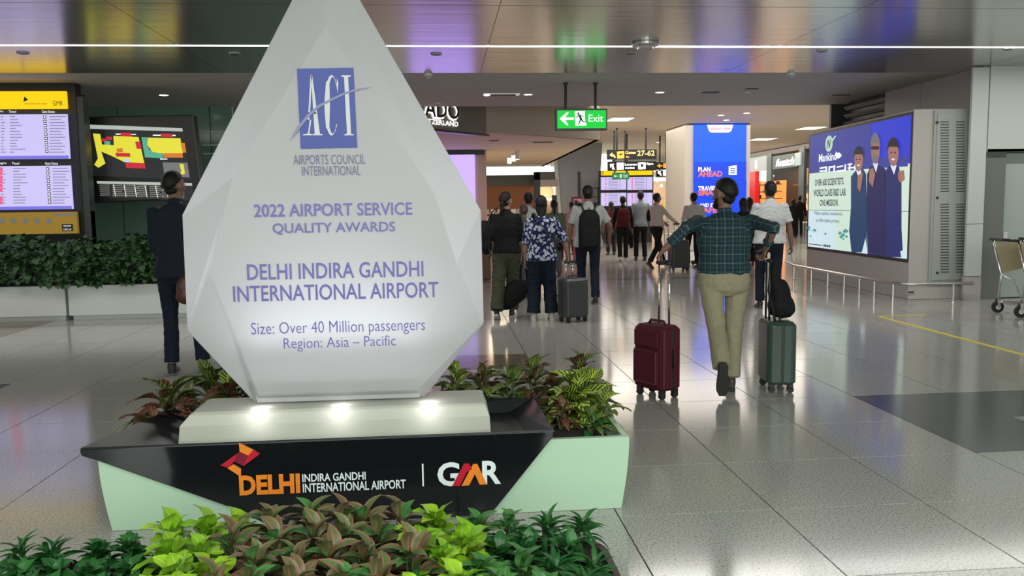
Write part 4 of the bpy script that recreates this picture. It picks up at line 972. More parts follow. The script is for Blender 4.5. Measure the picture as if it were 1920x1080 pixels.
g = MB(); textpx(fr, g, 'DELHI', 1332, 240, 1350, 243.5, .066); textpx(fr, g, 'GMR', 1357, 240, 1368, 243.5, .066); sheet('tab_lettering', g, M_RED, tt)
M_ORW = em('orange_words', (1, .16, .05), 1.1); g = MB(); h = MB()
for tx, x0, y0, x1, y1, k in (('PLAN', 1308, 313.5, 1331, 321.5, 0), ('AHEAD', 1308, 321, 1353, 331.5, 1), ('TRAVEL', 1308, 349, 1342, 357, 0), ('SMART', 1308, 356, 1353, 366.5, 1), ('AND STAY', 1310, 381, 1350, 388, 0), ('SAFE', 1310, 388.5, 1343, 399, 1)):
    textpx(fr, h if k else g, tx, x0, y0, x1, y1, .062+.003*k, .03)
fr.poly(g, [P(*z) for z in ((1365, 312), (1380, 310), (1380, 328), (1365, 328))], .062); sheet('white_words', g, em('white_words', (.95, .9, 1), 1.3), tt); sheet('orange_words', h, M_ORW, tt)
g = MB()
for k in range(3): fr.rect(g, P(1368, 315+4*k)[0], P(1370, 317+4*k)[1], P(1377, 315)[0], P(1370, 315+4*k)[1], .066)
sheet('checklist_icon', g, MATS['screen_blue_dark'], tt)

# ---------------------------------------------------------------- billboard
bb = thing('billboard', 'large lit video wall with three men in suits on its cream housing', 'billboard', (7.4, 13.8, 0))
pA, pB = Vector((7.22, 15.87, 0)), Vector((6.98, 11.84, 0)); pC = Vector((7.86, 11.82, 0)); pD = Vector((7.86, 15.87, 0))
zt = 2.83
obj('housing', MB().prism([pA, pB, pC, pD], (0, 0, zt)), mat('billboard_cream', (.50, .47, .44), .4), bb, W=True, bev=.01)
fr = Frame(pA, (pB-pA)); P = fr.px
u0, u1 = P(1517, 380)[0], P(1704.5, 380)[0]; v1 = 2.76; v0 = P(1700, 481)[1]; v0b = P(1516, 466)[1]; v0 = (v0+v0b)/2
BW, BH = u1-u0, v1-v0
M_NAVY = em('screen_navy', (.045, .06, .33), .9); M_NAVY2 = em('screen_navy_bright', (.03, .05, .62), .9); M_MINT = em('screen_mint', (.62, .78, .66), .95); M_PALE = em('screen_pale_blue', (.62, .78, .85), .95)
M_TXT = em('screen_text', (.02, .03, .10), .3); M_SKIN = em('screen_skin', (.55, .27, .20), .55); M_HAIRP = em('screen_hair', (.05, .035, .05), .3); M_SUIT1 = em('screen_suit_teal', (.015, .07, .19), .6); M_SUIT2 = em('screen_suit_navy', (.03, .03, .14), .6); M_SUIT3 = em('screen_suit_blue', (.03, .04, .20), .6); M_WSH = em('screen_shirt', (.8, .8, .95), .9); M_TEAL = em('screen_leaf', (.10, .42, .38), .7); M_GREYH = em('screen_grey_hair', (.3, .28, .3), .5)
def bq(x, y): return P(1480+x/2.077, 100+y/2.077)       # measured in an enlarged crop
def BP(name, pts, m, off=.01):
    g = MB(); fr.poly(g, [bq(*z) for z in pts], off, .002); return obj(name, g, m, bb, W=True)
g = MB(); fr.rect(g, u0-.05, v0-.05, u1+.04, v1+.04, .0, .004); obj('screen_frame', g, M_DARK, bb, W=True)
# video wall modules
for i in range(3):
    for j in range(3):
        a = u0+BW*i/3; b = u0+BW*(i+1)/3; c = v0+BH*j/3; d = v0+BH*(j+1)/3; vm = v0+BH*.63
        if j == 2: g = MB(); fr.rect(g, a+.004, c+.004, b-.004, d-.004, .004, .003); obj('screen_module', g, M_NAVY2 if i == 2 else M_NAVY, bb, W=True)
        else: g = MB(); fr.rect(g, a+.004, c+.004, b-.004, d-.004, .004, .003); obj('screen_module', g, M_PALE if j == 0 and i < 1 else M_MINT, bb, W=True)
BP('navy_lower', [(79, 465), (463, 440), (463, 398), (80, 430)], M_NAVY, .008)
def man(bx, pts_suit, head, suit, shirt, hair, extra=()):
    BP('printed_suit', pts_suit, suit, .012)
    x0, y0, x1, y1 = head; cx, cy, rx, ry = (x0+x1)/2, (y0+y1)/2, (x1-x0)/2, (y1-y0)/2
    BP('printed_face', [(cx+rx*math.cos(a), cy+ry*math.sin(a)) for a in [6.283*i/16 for i in range(16)]], M_SKIN, .016)
    BP('printed_hair', [(cx+rx*1.12*math.cos(a), cy-ry*.2+ry*.95*math.sin(a)) for a in [math.pi+math.pi*i/10 for i in range(11)]]+[(cx+rx*.8, cy-ry*.45), (cx-rx*.8, cy-ry*.45)], hair, .019)
    BP('printed_collar', [(cx-rx*.6, y1-4), (cx+rx*.6, y1-4), (cx+2, y1+32)], M_WSH, .015)
    for ex2 in (-.35, .35): BP('printed_eye', [(cx+rx*ex2-2.5, cy-ry*.08), (cx+rx*ex2+2.5, cy-ry*.08), (cx+rx*ex2+2.5, cy+ry*.02), (cx+rx*ex2-2.5, cy+ry*.02)], M_HAIRP, .020)
    BP('printed_mouth', [(cx-rx*.35, cy+ry*.42), (cx+rx*.35, cy+ry*.42), (cx+rx*.2, cy+ry*.55), (cx-rx*.2, cy+ry*.55)], M_WSH, .020)
man(0, [(262, 455), (290, 450), (302, 470), (305, 620), (304, 775), (245, 775), (236, 690), (243, 600), (243, 480)], (257, 368, 291, 460), M_SUIT1, 0, M_HAIRP)
man(1, [(320, 440), (350, 436), (378, 450), (380, 620), (380, 790), (308, 785), (303, 620), (306, 470)], (322, 318, 356, 432), M_SUIT2, 0, M_GREYH)
man(2, [(388, 440), (430, 440), (440, 500), (440, 680), (446, 795), (378, 792), (378, 620), (372, 470)], (389, 335, 430, 440), M_SUIT3, 0, M_HAIRP)
BP('printed_beard', [(330, 395), (348, 395), (350, 415), (340, 428), (330, 415)], M_GREYH, .021)
BP('printed_glasses', [(324, 362), (354, 362), (354, 374), (324, 374)], M_HAIRP, .0205)
for p in ([(430, 460), (452, 455), (456, 490), (440, 505), (430, 490)], [(318, 455), (330, 445), (340, 470), (330, 520), (316, 500)], [(272, 475), (292, 465), (288, 500), (280, 540), (270, 520)]): BP('printed_hand', p, M_SKIN, .022)
for p in ([(300, 720), (306, 778), (285, 778)], [(436, 770), (458, 765), (458, 796), (440, 796)]): BP('screen_gap', p, M_PALE, .014)
g = MB(); h = MB()
def bt_(mb, tx, x0, y0, x1, y1, off=.014, bold=.02): 
    a = bq(x0, (y0+y1)/2)[0]; b = bq(x1, (y0+y1)/2)[0]; c = bq((x0+x1)/2, y1)[1]; d = bq((x0+x1)/2, y0)[1]; text(fr, mb, tx, a, c, b, d, off, bold)

for tx_, bx_, bo_ in (('OVER 600 SCIENTISTS.', (102, 487, 216, 514), .02), ('WORLD CLASS R&D LAB.', (97, 528, 224, 556), .02), ('ONE MISSION.', (121, 569, 194, 594), .02), ('Make quality medicines', (101, 616, 209, 634), 0), ('at affordable prices.', (106, 644, 199, 662), 0)):
    g = MB(); bt_(g, tx_, *bx_, bold=bo_); sheet('slogan_line', g, M_TXT, bb)
g = MB(); fr.rect(g, bq(78, 742)[0], bq(78, 743)[1], bq(132, 742)[0], bq(78, 740)[1], .014)
g2_ = g
for k in range(4): fr.rect(g, bq(136+7*k, 748)[0], bq(136, 752)[1], bq(141+7*k, 748)[0], bq(136, 744)[1], .014)
sheet('legend_lines', g, M_TXT, bb)
bt_(h, 'Mankind', 118, 388, 186, 420, .014, .02); fr.poly(h, [bq(*z) for z in [(182, 388), (198, 386), (208, 398), (196, 410), (184, 408)]], .014)
for sseg in ([(120, 445), (150, 440), (150, 446), (122, 451)], [(144, 440), (150, 440), (150, 462), (144, 462)], [(120, 456), (146, 454), (146, 460), (121, 462)], [(156, 440), (176, 438), (176, 444), (162, 446), (160, 462), (155, 462)], [(176, 436), (182, 436), (180, 462), (174, 462)], [(188, 440), (212, 436), (212, 442), (188, 446)], [(186, 456), (220, 452), (220, 458), (186, 462)], [(218, 432), (224, 432), (224, 458), (218, 458)], [(230, 430), (248, 428), (248, 434), (230, 436)], [(236, 430), (242, 430), (240, 456), (234, 456)], [(230, 444), (272, 440), (272, 446), (230, 450)], [(258, 424), (264, 424), (262, 454), (256, 454)]):
    fr.poly(h, [bq(*z) for z in sseg], .014)
sheet('white_brand_lettering', h, em('screen_white', (.8, .85, .9), 1.1), bb)
g = MB(); c = bq(157, 352)
fr.poly(g, [(c[0]+.17*math.cos(a), c[1]+.15*math.sin(a)) for a in [6.283*i/20 for i in range(20)]], .013); fr.poly(g, [bq(*z) for z in [(168, 335), (182, 320), (186, 322), (172, 342)]], .013); sheet('round_emblem', g, em('screen_mint_emblem', (.5, .7, .6), .9), bb)
g = MB(); text(fr, g, 'N', c[0]-.09, c[1]-.08, c[0]+.09, c[1]+.08, .018, .03, .3); sheet('emblem_letter', g, em('emblem_green', (.03, .2, .1), .5), bb)
rr = random.Random(2)
for k in range(26):
    x = rr.choice([rr.uniform(78, 150), rr.uniform(168, 234)]); y = rr.uniform(675, 725); s = rr.uniform(4, 9); BP('leaf_motif', [(x, y-s), (x+s, y), (x, y+s), (x-s, y)], [M_TEAL, M_PALE][k % 3 == 0], .011+.0002*k)
# end face with vented door
vc = thing('vented_cabinet', 'tall grey metal cabinet door with rows of vent slots, end of the billboard', 'cabinet', (7.42, 11.83, 0))
fr2 = Frame((pB.x, pB.y-.005, 0), (pC-pB)); P = fr2.px
def V(m, x0, y0, x1, y1, name, off, th):
    g = MB(); xc = (x0+x1)/2; yc = (y0+y1)/2; fr2.rect(g, P(x0, yc)[0], P(xc, y1)[1], P(x1, yc)[0], P(xc, y0)[1], off, th); return obj(name, g, m, vc, W=True, bev=.003)
M_CAB = mat('cabinet_grey', (.40, .42, .40), .4)
V(M_CAB, 1745, 207, 1814, 530, 'frame', .0, .03); V(M_CAB, 1749.5, 213, 1810, 524, 'door', .03, .015)
for x0 in (1760, 1789):
    g = MB()
    for y0, y1, n in ((228, 363, 26), (382, 514, 25)):
        for k in range(n):
            y = y0+(y1-y0)*k/n; fr2.rect(g, P(x0, y)[0], P(x0, y+2.3)[1], P(x0+16, y)[0], P(x0, y)[1], .045, .002)
    obj('vent_slots', g, mat('slot_shadow', (.10, .105, .10), .6), vc, W=True, kind='stuff')
for y in (230, 371, 511): c = P(1754, y); obj('lock', MB().disc(fr2.p(c[0], c[1], .045), .02, fr2.n, .01, 12), M_DARK, vc, W=True)
t = thing('wall_socket', 'small silver socket low on the cream billboard housing', 'socket', (7.1, 11.8, 0.15)); c = P(1707, 548); g = MB(); fr2.rect(g, c[0]-.06, c[1]-.02, c[0]+.06, c[1]+.025, .0, .01); obj('plate', g, M_CHROME, t, W=True)
g = MB(); fr2.rect(g, c[0]-.045, c[1]-.01, c[0]+.045, c[1]+.012, .01, .004); obj('outlets', g, M_DARK, t, W=True)
# guard rail
rl = thing('guard_rail', 'low steel guard rail around the billboard foot', 'railing', (6.6, 13, 0))
rp = [Vector((6.98, 16.3, .27)), Vector((6.76, 15.4, .27)), Vector((6.70, 13.5, .27)), Vector((6.66, 11.75, .27)), Vector((6.72, 11.55, .27)), Vector((6.85, 11.48, .27)), Vector((7.75, 11.46, .27))]
obj('top_rail', MB().tube(rp, .024, 10), M_STEEL, rl, W=True, smooth=True)
for x, y in ((6.76, 15.4), (6.74, 14.6), (6.72, 13.91), (6.71, 13.3), (6.69, 12.75), (6.67, 12.25), (6.66, 11.7), (7.45, 11.465)):
    o = obj('post', MB().tube([(x, y, 0), (x, y, .26)], .02, 10).disc((x, y, 0), .045, (0, 0, 1), .012, 14), M_STEEL, rl, W=True, smooth=False)

# ---------------------------------------------------------------- baggage trolleys
def trolley(label, loc, rz):
    t = thing('baggage_trolley', label, 'trolley', loc, rz, 'baggage trolleys at the right edge')
    for s in (-1, 1):
        obj('side_frame', MB().tube([(-.42, s*.24, .14), (-.38, s*.26, .5), (-.50, s*.27, .96)], .014, 8).tube([(-.42, s*.24, .14), (.45, s*.2, .12)], .014, 8).tube([(-.38, s*.26, .5), (-.2, s*.25, .42), (-.1, s*.24, .14)], .011, 8), M_CHROME, t, smooth=True)
        for x in (-.42, ):
            w = obj('wheel', MB().tube([(x, s*.24-.018, .075), (x, s*.24+.018, .075)], .075, 18), M_RUBBER, t)
            obj('hub', MB().tube([(x, s*.24-.022, .075), (x, s*.24+.022, .075)], .035, 12), M_CHROME, w); obj('fork', MB().box((x, s*.24-.03, .12), (.04, .006, .12)).box((x, s*.24+.03, .12), (.04, .006, .12)), M_STEEL, w)
    w = obj('wheel', MB().tube([(.42, -.018, .06), (.42, .018, .06)], .06, 18), M_RUBBER, t); obj('fork', MB().box((.42, .03, .1), (.03, .006, .1)), M_STEEL, w)
    obj('handle', MB().tube([(-.52, -.30, .97), (-.52, .30, .97)], .02, 10), M_BLACK, t, smooth=True)
    b = MB(); b.prism([(-.48, -.285, .93), (-.05, -.26, .93), (.05, -.25, .62), (-.36, -.27, .52)], (0, .008, 0)); obj('side_panel', b, mat('cream_advert_panel', (.46, .40, .25), .4), t)
    b = MB(); b.prism([(-.48, .285, .93), (-.05, .26, .93), (.05, .25, .62), (-.36, .27, .52)], (0, -.008, 0)); obj('side_panel', b, MATS['cream_advert_panel'], t)
    b = MB()
    for k in range(12):
        a0, a1 = 6.283*k/12, 6.283*(k+1)/12; cx, cz = -.30, .74; b.prism([(cx+.04*math.cos(a0), -.29, cz+.04*math.sin(a0)), (cx+.04*math.cos(a1), -.29, cz+.04*math.sin(a1)), (cx+.03*math.cos(a1), -.29, cz+.03*math.sin(a1)), (cx+.03*math.cos(a0), -.29, cz+.03*math.sin(a0))], (0, .004, 0))
    b.box((-.30, -.288, .74), (.09, .004, .008), M=Matrix.Rotation(R(-30), 3, 'Y')); obj('round_mark', b, M_DARK, t)
    obj('front_mesh', MB().tube([(-.05, -.25, .62), (-.05, .25, .62)], .01, 8).tube([(.05, -.25, .62), (.12, -.22, .14)], .01, 8).tube([(.05, .25, .62), (.12, .22, .14)], .01, 8), M_CHROME, t)
    b = MB()
    for k in range(5): b.tube([(-.40, -.18+.09*k, .15), (.45, -.16+.08*k, .13)], .008, 6)
    for x in (-.4, 0, .45): b.tube([(x, -.22, .14), (x, .22, .14)], .01, 6)
    obj('base_grid', b, M_STEEL, t); return t
trolley('front baggage trolley with cream side panel, fully in view at the right edge', (G(1868, 592).x+.62, G(1868, 592).y+.02, 0), R(-4))
trolley('second baggage trolley nested to the right of the first one', (G(1868, 592).x+1.0, G(1868, 592).y-.02, 0), R(-4))

# ---------------------------------------------------------------- people
import numpy as np
def remesh(mb, name, m, voxel, smooth=2, fac=.5):
    me = mesh_of(mb, name, m); o = bpy.data.objects.new(name, me); col.objects.link(o)
    r = o.modifiers.new('r', 'REMESH'); r.mode = 'VOXEL'; r.voxel_size = voxel; r.use_smooth_shade = True
    if smooth: s = o.modifiers.new('s', 'SMOOTH'); s.iterations = smooth; s.factor = fac
    dg = bpy.context.evaluated_depsgraph_get(); out = bpy.data.meshes.new_from_object(o.evaluated_get(dg))
    bpy.data.objects.remove(o); bpy.data.meshes.remove(me)
    out.polygons.foreach_set('use_smooth', [True]*len(out.polygons)); out.materials.clear(); out.materials.append(m); return out
def V3(*a): return Vector(a)
def ik(a, b, l1, l2, pole):
    a, b = Vector(a), Vector(b); d = b-a; L = min(d.length, (l1+l2)*.995); d = d.normalized(); b2 = a+d*L
    c = (l1*l1-l2*l2+L*L)/(2*L); h = math.sqrt(max(l1*l1-c*c, 0)); p = Vector(pole); p = (p-d*p.dot(d))
    p = p.normalized() if p.length > 1e-6 else d.orthogonal().normalized()
    return a+d*c+p*h, b2
def creases(me, amp, seed, fx=9, fz=22):
    n = len(me.vertices); co = np.empty(n*3); me.vertices.foreach_get('co', co); co = co.reshape(-1, 3)
    no = np.empty(n*3); me.vertices.foreach_get('normal', no); no = no.reshape(-1, 3); rg = np.random.default_rng(seed); d = np.zeros(n)
    w = co+.05*np.sin(co[:, [1, 2, 0]]*14+seed)
    for k in range(9):
        k3 = rg.normal(size=3)*np.array([fx, fx, fz])*rg.uniform(.5, 2.2); d += (1-2*np.abs(np.sin(w@k3+rg.uniform(0, 6))))*rg.uniform(.3, 1)/3
    co += no*(d*amp)[:, None]; me.vertices.foreach_set('co', co.ravel()); me.update()
def cloth(nm, c, rough=.8, pat=None, var=.25):
    def g(nt, b):
        at_ = nt.nodes.new('ShaderNodeAttribute'); at_.attribute_name = 'pc'; v = at_.outputs['Vector']
        n = nd(nt, 'ShaderNodeTexNoise', i_Scale=30.0, i_Detail=4); nt.links.new(v, n.inputs['Vector'])
        cc = mixc(nt, mth(nt, 'MULTIPLY', n.outputs[0], var*2), c, tuple(x*.55 for x in c))
        if pat: cc = pat(nt, v, cc)
        nt.links.new(cc, b.inputs['Base Color'])
        w = nd(nt, 'ShaderNodeTexNoise', i_Scale=400.0); nt.links.new(v, w.inputs['Vector']); bump(nt, b, w.outputs[0], .15, .002)
    return mat(nm, c, rough, spec=.2, build=g)
def plaid(nt, v, cc):
    sp = nt.nodes.new('ShaderNodeSeparateXYZ'); nt.links.new(v, sp.inputs[0])
    def lines(s, per, w, ph=0): 
        f = mth(nt, 'FRACT', mth(nt, 'ADD', mth(nt, 'MULTIPLY', s, 1/per), ph+50)); return mth(nt, 'LESS_THAN', f, w)
    c = cc
    for s, per, w, ph, colr, a in ((sp.outputs[0], .062, .5, 0, (.012, .03, .045), .75), (sp.outputs[2], .07, .5, .2, (.012, .03, .045), .75), (sp.outputs[0], .062, .07, .25, (.13, .21, .20), .8), (sp.outputs[0], .062, .06, .72, (.06, .12, .14), .7),
                                (sp.outputs[2], .07, .06, .45, (.13, .21, .20), .75), (sp.outputs[2], .07, .05, .95, (.06, .12, .14), .7)):
        c = mixc(nt, mth(nt, 'MULTIPLY', lines(s, per, w, ph), a), c, colr)
    return c
def floral(nt, v, cc):
    vo = nd(nt, 'ShaderNodeTexVoronoi', i_Scale=20.0); vo.feature = 'F1'; nt.links.new(v, vo.inputs['Vector'])
    n = nd(nt, 'ShaderNodeTexNoise', i_Scale=24.0, i_Detail=3, i_Distortion=1.5); nt.links.new(v, n.inputs['Vector'])
    return mixc(nt, mth(nt, 'GREATER_THAN', mth(nt, 'ADD', vo.outputs[0], mth(nt, 'MULTIPLY', n.outputs[0], .6)), .74), (.50, .52, .62), (.012, .02, .075))
def scribble(nt, v, cc):
    n = nd(nt, 'ShaderNodeTexNoise', i_Scale=30.0, i_Detail=1, i_Distortion=3.0); nt.links.new(v, n.inputs['Vector'])
    f = mth(nt, 'ABSOLUTE', mth(nt, 'SUBTRACT', n.outputs[0], .5)); return mixc(nt, mth(nt, 'LESS_THAN', f, .02), cc, (.12, .12, .12))
C_PLAID = cloth('plaid_shirt_cloth', (.022, .05, .06), pat=plaid); C_FLORAL = cloth('floral_cloth', (.4, .42, .5), pat=floral); C_SCRIB = cloth('printed_white_cloth', (.50, .51, .50), pat=scribble)
C_KHAKI = cloth('khaki_cloth', (.36, .325, .215)); C_BLACK = cloth('black_cloth', (.012, .012, .014)); C_NAVY = cloth('navy_cloth', (.012, .018, .035)); C_SUIT = cloth('dark_suit_cloth', (.016, .021, .034)); C_OLIVE = cloth('olive_cloth', (.075, .08, .05))
C_WHITE = cloth('white_cloth', (.58, .59, .60)); C_CREAMC = cloth('cream_cloth', (.62, .56, .50)); C_LBLUE = cloth('light_blue_cloth', (.36, .42, .48)); C_DRED = cloth('dark_red_cloth', (.10, .012, .018)); C_PINK = cloth('pink_cloth', (.60, .33, .33)); C_GREENC = cloth('sage_cloth', (.15, .19, .13)); C_GREYC = cloth('grey_cloth', (.12, .12, .13))
def skinm(nm, c): return mat(nm, c, .5, spec=.35, build=plaster(c))
SK1 = skinm('brown_skin', (.23, .125, .085)); SK2 = skinm('light_brown_skin', (.35, .20, .14))
def hairb(nt, b):
    n = nd(nt, 'ShaderNodeTexNoise', i_Scale=160.0, i_Detail=2); nt.links.new(coords(nt), n.inputs['Vector']); bump(nt, b, n.outputs[0], .6, .004)
M_HAIR = mat('black_hair', (.008, .007, .007), .5, spec=.3, build=hairb); M_HAIRB = mat('dark_brown_hair', (.02, .012, .009), .5, spec=.3, build=hairb)
M_EYEW = mat('eye_white', (.7, .7, .68), .2); M_IRIS = mat('dark_iris', (.02, .01, .006), .1); M_LIP = mat('lip', (.22, .08, .07), .45)
SH_BLACK = mat('black_leather', (.015, .014, .014), .35); SH_BROWN = mat('dark_brown_leather', (.05, .035, .028), .4); SH_WHITE = mat('white_sole', (.55, .55, .53), .5); SH_GREY = mat('grey_sole', (.10, .10, .095), .5)
def hand(mb, wrist, d, n, side, s=1.0, curl=.35, thumb=1):
    """d: direction of the fingers, n: palm normal, side: towards the thumb"""
    d = d.normalized(); side = (side-d*side.dot(d)).normalized(); n = side.cross(d).normalized()*(1 if side.cross(d).dot(n) > 0 else -1)
    M = Matrix((side, d, n)).transposed()
    mb.ball(wrist+d*.045*s, (.040*s, .052*s, .015*s), M, 12, 8); pe = wrist+d*.082*s
    for k, L in enumerate((.074, .082, .077, .060)):
        b = pe+side*(.030-.0205*k)*s-d*(.004*abs(k-1.3))*s; pts = [b-d*.03*s]; ang = 0; p = b; 
        for f, seg in enumerate((.45, .31, .24)):
            pts.append(p); ang += curl*(1.0 if f else .8); p = p+(d*math.cos(ang)+n*math.sin(ang))*L*seg*s
        pts.append(p); mb.tube(pts, [.0095*s, .0095*s, .0088*s, .008*s, .0068*s], 8); mb.ball(p, .0068*s, seg=8, rings=5)
    b = wrist+d*.022*s+side*.028*s; dd = (d*.65+side*.75+n*.25).normalized(); p1 = b+dd*.038*s; d2 = (d*.8+side*.25+n*(.2+.6*curl)).normalized(); p2 = p1+d2*.03*s; p3 = p2+(d2+n*curl*.5).normalized()*.022*s
    mb.tube([wrist+d*.01*s, b, p1, p2, p3], [.015*s, .014*s, .0115*s, .0098*s, .0075*s], 8); mb.ball(p3, .0078*s, seg=8, rings=5)
def ellring(c, rx, ry, n=20, M=None, p=2.3):
    out = []
    for i in range(n):
        a = 2*math.pi*i/n; ca, sa = math.cos(a), math.sin(a)
        q = Vector((rx*abs(ca)**(2/p)*math.copysign(1, ca), ry*abs(sa)**(2/p)*math.copysign(1, sa), 0)); out.append(Vector(c)+(M@q if M else q))
    return out
def person(label, loc, yaw, h=1.72, w=1.0, skin=SK1, top=C_WHITE, sleeve='short', hem=.86, pants=C_BLACK, pw=1.0, hair='short', hairm=None, lf=(-.10, .02, 0), rf=(.10, .02, 0), lfp=0, rfp=0,
           lh=(-.27, .05, .80), rh=(.27, .05, .80), lcurl=.35, rcurl=.35, lpole=(-.6, -1, .2), rpole=(.6, -1, .2), head=0, nod=0, shoe=None, sole=None, lean=(0, 0), vox=.008, shorts=False, extras=None, toe_l=0, toe_r=0, kneel=(0, 1, 0), kneer=(0, 1, 0), loose=1.0, collar=True, belt=None, tucked=False, hs=1.06):
    s = h/1.72; t = thing('person', label, 'person', loc, yaw); shoe = shoe or SH_BLACK; sole = sole or SH_GREY; hairm = hairm or M_HAIR
    lx, ly = lean
    def T_(z): k = max(0, (z-.92)/.7); return lx*k, ly*k
    def P3(x, y, z): a, b = T_(z); return Vector((x+a, y+b, z))
    ank = lambda f: Vector((f[0], f[1]-.02, f[2]+.085))
    # bodies in a 1.72 m frame, scaled at the end
    hipL, hipR = P3(-.092*w, 0, .90), P3(.092*w, 0, .90)
    kL, aL = ik(hipL, ank(lf), .425, .405, kneel); kR, aR = ik(hipR, ank(rf), .425, .405, kneer)
    shL, shR = P3(-.172*w, -.01, 1.392), P3(.172*w, -.01, 1.392)
    eL, wL = ik(shL, lh, .285, .255, lpole); eR, wR = ik(shR, rh, .285, .255, rpole)
    hc = P3(0, .018, 1.612+(hs-1)*.08); HM = Matrix.Rotation(head, 3, 'Z') @ Matrix.Rotation(nod, 3, 'X') @ Matrix.Scale(hs, 3)
    body = MB()
    def torso(mb, secs, inf=0.0):
        mb.loft([ellring(P3(0, yo, z), (rx+inf)*(w if z < 1.46 else 1), (ry+inf)*(1+(w-1)*.9 if z < 1.46 else 1)) for z, rx, ry, yo in secs])
    TS = [(.80, .13, .09, -.01), (.86, .160, .112, -.012), (.93, .166, .118, -.015), (1.02, .146, .105, -.005), (1.12, .143, .100, 0), (1.24, .160, .108, .0), (1.34, .172, .108, -.005), (1.40, .160, .092, -.01), (1.435, .115, .075, -.012), (1.465, .070, .062, -.012), (1.50, .056, .058, -.005)]
    torso(body, TS, -.006)
    body.tube([P3(0, -.012, 1.45), P3(0, .0, 1.54)], [.056, .052], 14)
    def limb(mb, pts, rs, n=12):
        mb.tube(pts, rs, n)
        for p, r in zip(pts, rs): mb.ball(p, r*.99, seg=12, rings=8)
    for a, k, b in ((hipL, kL, aL), (hipR, kR, aR)):
        limb(body, [a, k], [.078, .052]); limb(body, [k, k.lerp(b, .3), b], [.052, .053, .035])
    for sgn, a, e, wr, cu in ((-1, shL, eL, wL, lcurl), (1, shR, eR, wR, rcurl)):
        limb(body, [a, e], [.047, .037]); limb(body, [e, e.lerp(wr, .35), wr], [.038, .038, .024])
        d = (wr-e).normalized(); d = (d+Vector((0, 0, -.25))).normalized(); n = Vector((-sgn, 0, 0)); sd = Vector((0, 1, .05))
        if abs(d.y) > .75: sd = Vector((0, .3, 1))
        hand(body, wr, d, n, sd, 1.0, cu)
    # head with face
    def HP(x, y, z): return hc+HM@Vector((x, y, z))
    body.ball(HP(0, -.012, .022), (.073, .092, .088), HM, 18, 14); body.ball(HP(0, .012, -.038), (.058, .070, .070), HM, 16, 12); body.ball(HP(0, .052, -.080), (.030, .026, .022), HM, 12, 8)
    body.tube([HP(0, .080, .012), HP(0, .098, -.018), HP(0, .086, -.030)], [.009, .0135, .009], 8); body.ball(HP(0, .096, -.022), (.016, .012, .010), HM, 10, 7)
    body.ball(HP(0, .070, .026), (.050, .018, .010), HM, 12, 7)
    for q in (-1, 1):
        body.ball(HP(q*.074, -.008, -.006), (.009, .020, .032), HM@Matrix.Rotation(q*.25, 3, 'Z'), 10, 8); body.ball(HP(q*.045, .055, -.02), (.02, .02, .018), HM, 10, 7)
    Ms = Matrix.Scale(s, 4)
    body.xf(Ms); me = remesh(body, 'body', skin, vox*.8, 1, .4); fo_ = bpy.data.objects.new('body', me); col.objects.link(fo_); fo_.parent = t
    for q in (-1, 1):
        e = obj('eye', MB().ball(HP(q*.030, .079, .008)*s, .0105*s, seg=10, rings=7), M_EYEW, t, smooth=True); obj('iris', MB().ball(HP(q*.030, .0865, .008)*s, .0048*s, seg=8, rings=5), M_IRIS, e)
        obj('eyebrow', MB().tube([HP(q*.014, .090, .030)*s, HP(q*.032, .087, .034)*s, HP(q*.050, .070, .029)*s], [.003*s, .0035*s, .002*s], 6), hairm, t)
    obj('lips', MB().tube([HP(-.022, .074, -.052)*s, HP(0, .083, -.050)*s, HP(.022, .074, -.052)*s], [.003*s, .0065*s, .003*s], 8), M_LIP, t, smooth=True)
    def addpc(me, arms):
        n = len(me.vertices); co = np.empty(n*3); me.vertices.foreach_get('co', co); co = co.reshape(-1, 3)
        out = co.copy(); ang = np.arctan2(co[:, 0], -co[:, 1]+1e-6); side = np.abs(co[:, 0]) > .10; out[:, 0] = np.where(np.abs(co[:, 1]) > 0, co[:, 0]+.6*np.maximum(0, np.abs(co[:, 0])-.1)*np.sign(co[:, 0]), 0)
        best = np.full(n, 1e9)
        for (a, b, r) in arms:
            a = np.array(a)*s; b = np.array(b)*s; d = b-a; L = np.linalg.norm(d); d /= L; t_ = np.clip((co-a)@d, 0, L); dist = np.linalg.norm(co-a-np.outer(t_, d), axis=1)
            m_ = (dist < r*s*1.25) & (dist < best); m_ &= (t_ > .02) 
            if not m_.any(): continue
            best[m_] = dist[m_]
            x = np.cross(d, [0, 1, 0]); x /= np.linalg.norm(x); y = np.cross(d, x); q = co[m_]-a; th = np.arctan2(q@x, -(q@y)*np.sign(1)); out[m_, 0] = th*.06; out[m_, 1] = q@y; out[m_, 2] = q@d
        at_ = me.attributes.new('pc', 'FLOAT_VECTOR', 'POINT'); at_.data.foreach_set('vector', out.ravel().astype(np.float32))
    def garment(nm, mb, m, v=None, amp=.004, arms=(), fx=9, fz=22):
        mb.xf(Ms); me = remesh(mb, nm, m, v or vox, 3, .5); addpc(me, arms); creases(me, amp, len(label)+len(nm), fx, fz)
        o = bpy.data.objects.new(nm, me); col.objects.link(o); o.parent = t; return o
    # trousers
    tr = MB(); torso(tr, [(.78, .10, .085, -.01), (.83, .163, .118, -.012), (.90, .172, .126, -.018), (.96, .166, .120, -.012), (1.03 if tucked else 1.0, .150, .109, -.005)], .003)
    for a, k, b in ((hipL, kL, aL), (hipR, kR, aR)):
        e = k.lerp(b, .1 if shorts else .96); hemr = .072*pw
        tr.tube([a+Vector((0, 0, .03)), a.lerp(k, .45), k, k.lerp(e, .5), e], [.098*(.6+.4*pw), .084*(.5+.5*pw), .066*pw, .064*pw, hemr*.92], 14); tr.ball(a, .092, seg=14, rings=9); tr.ball(k, .064*pw, seg=12, rings=8)
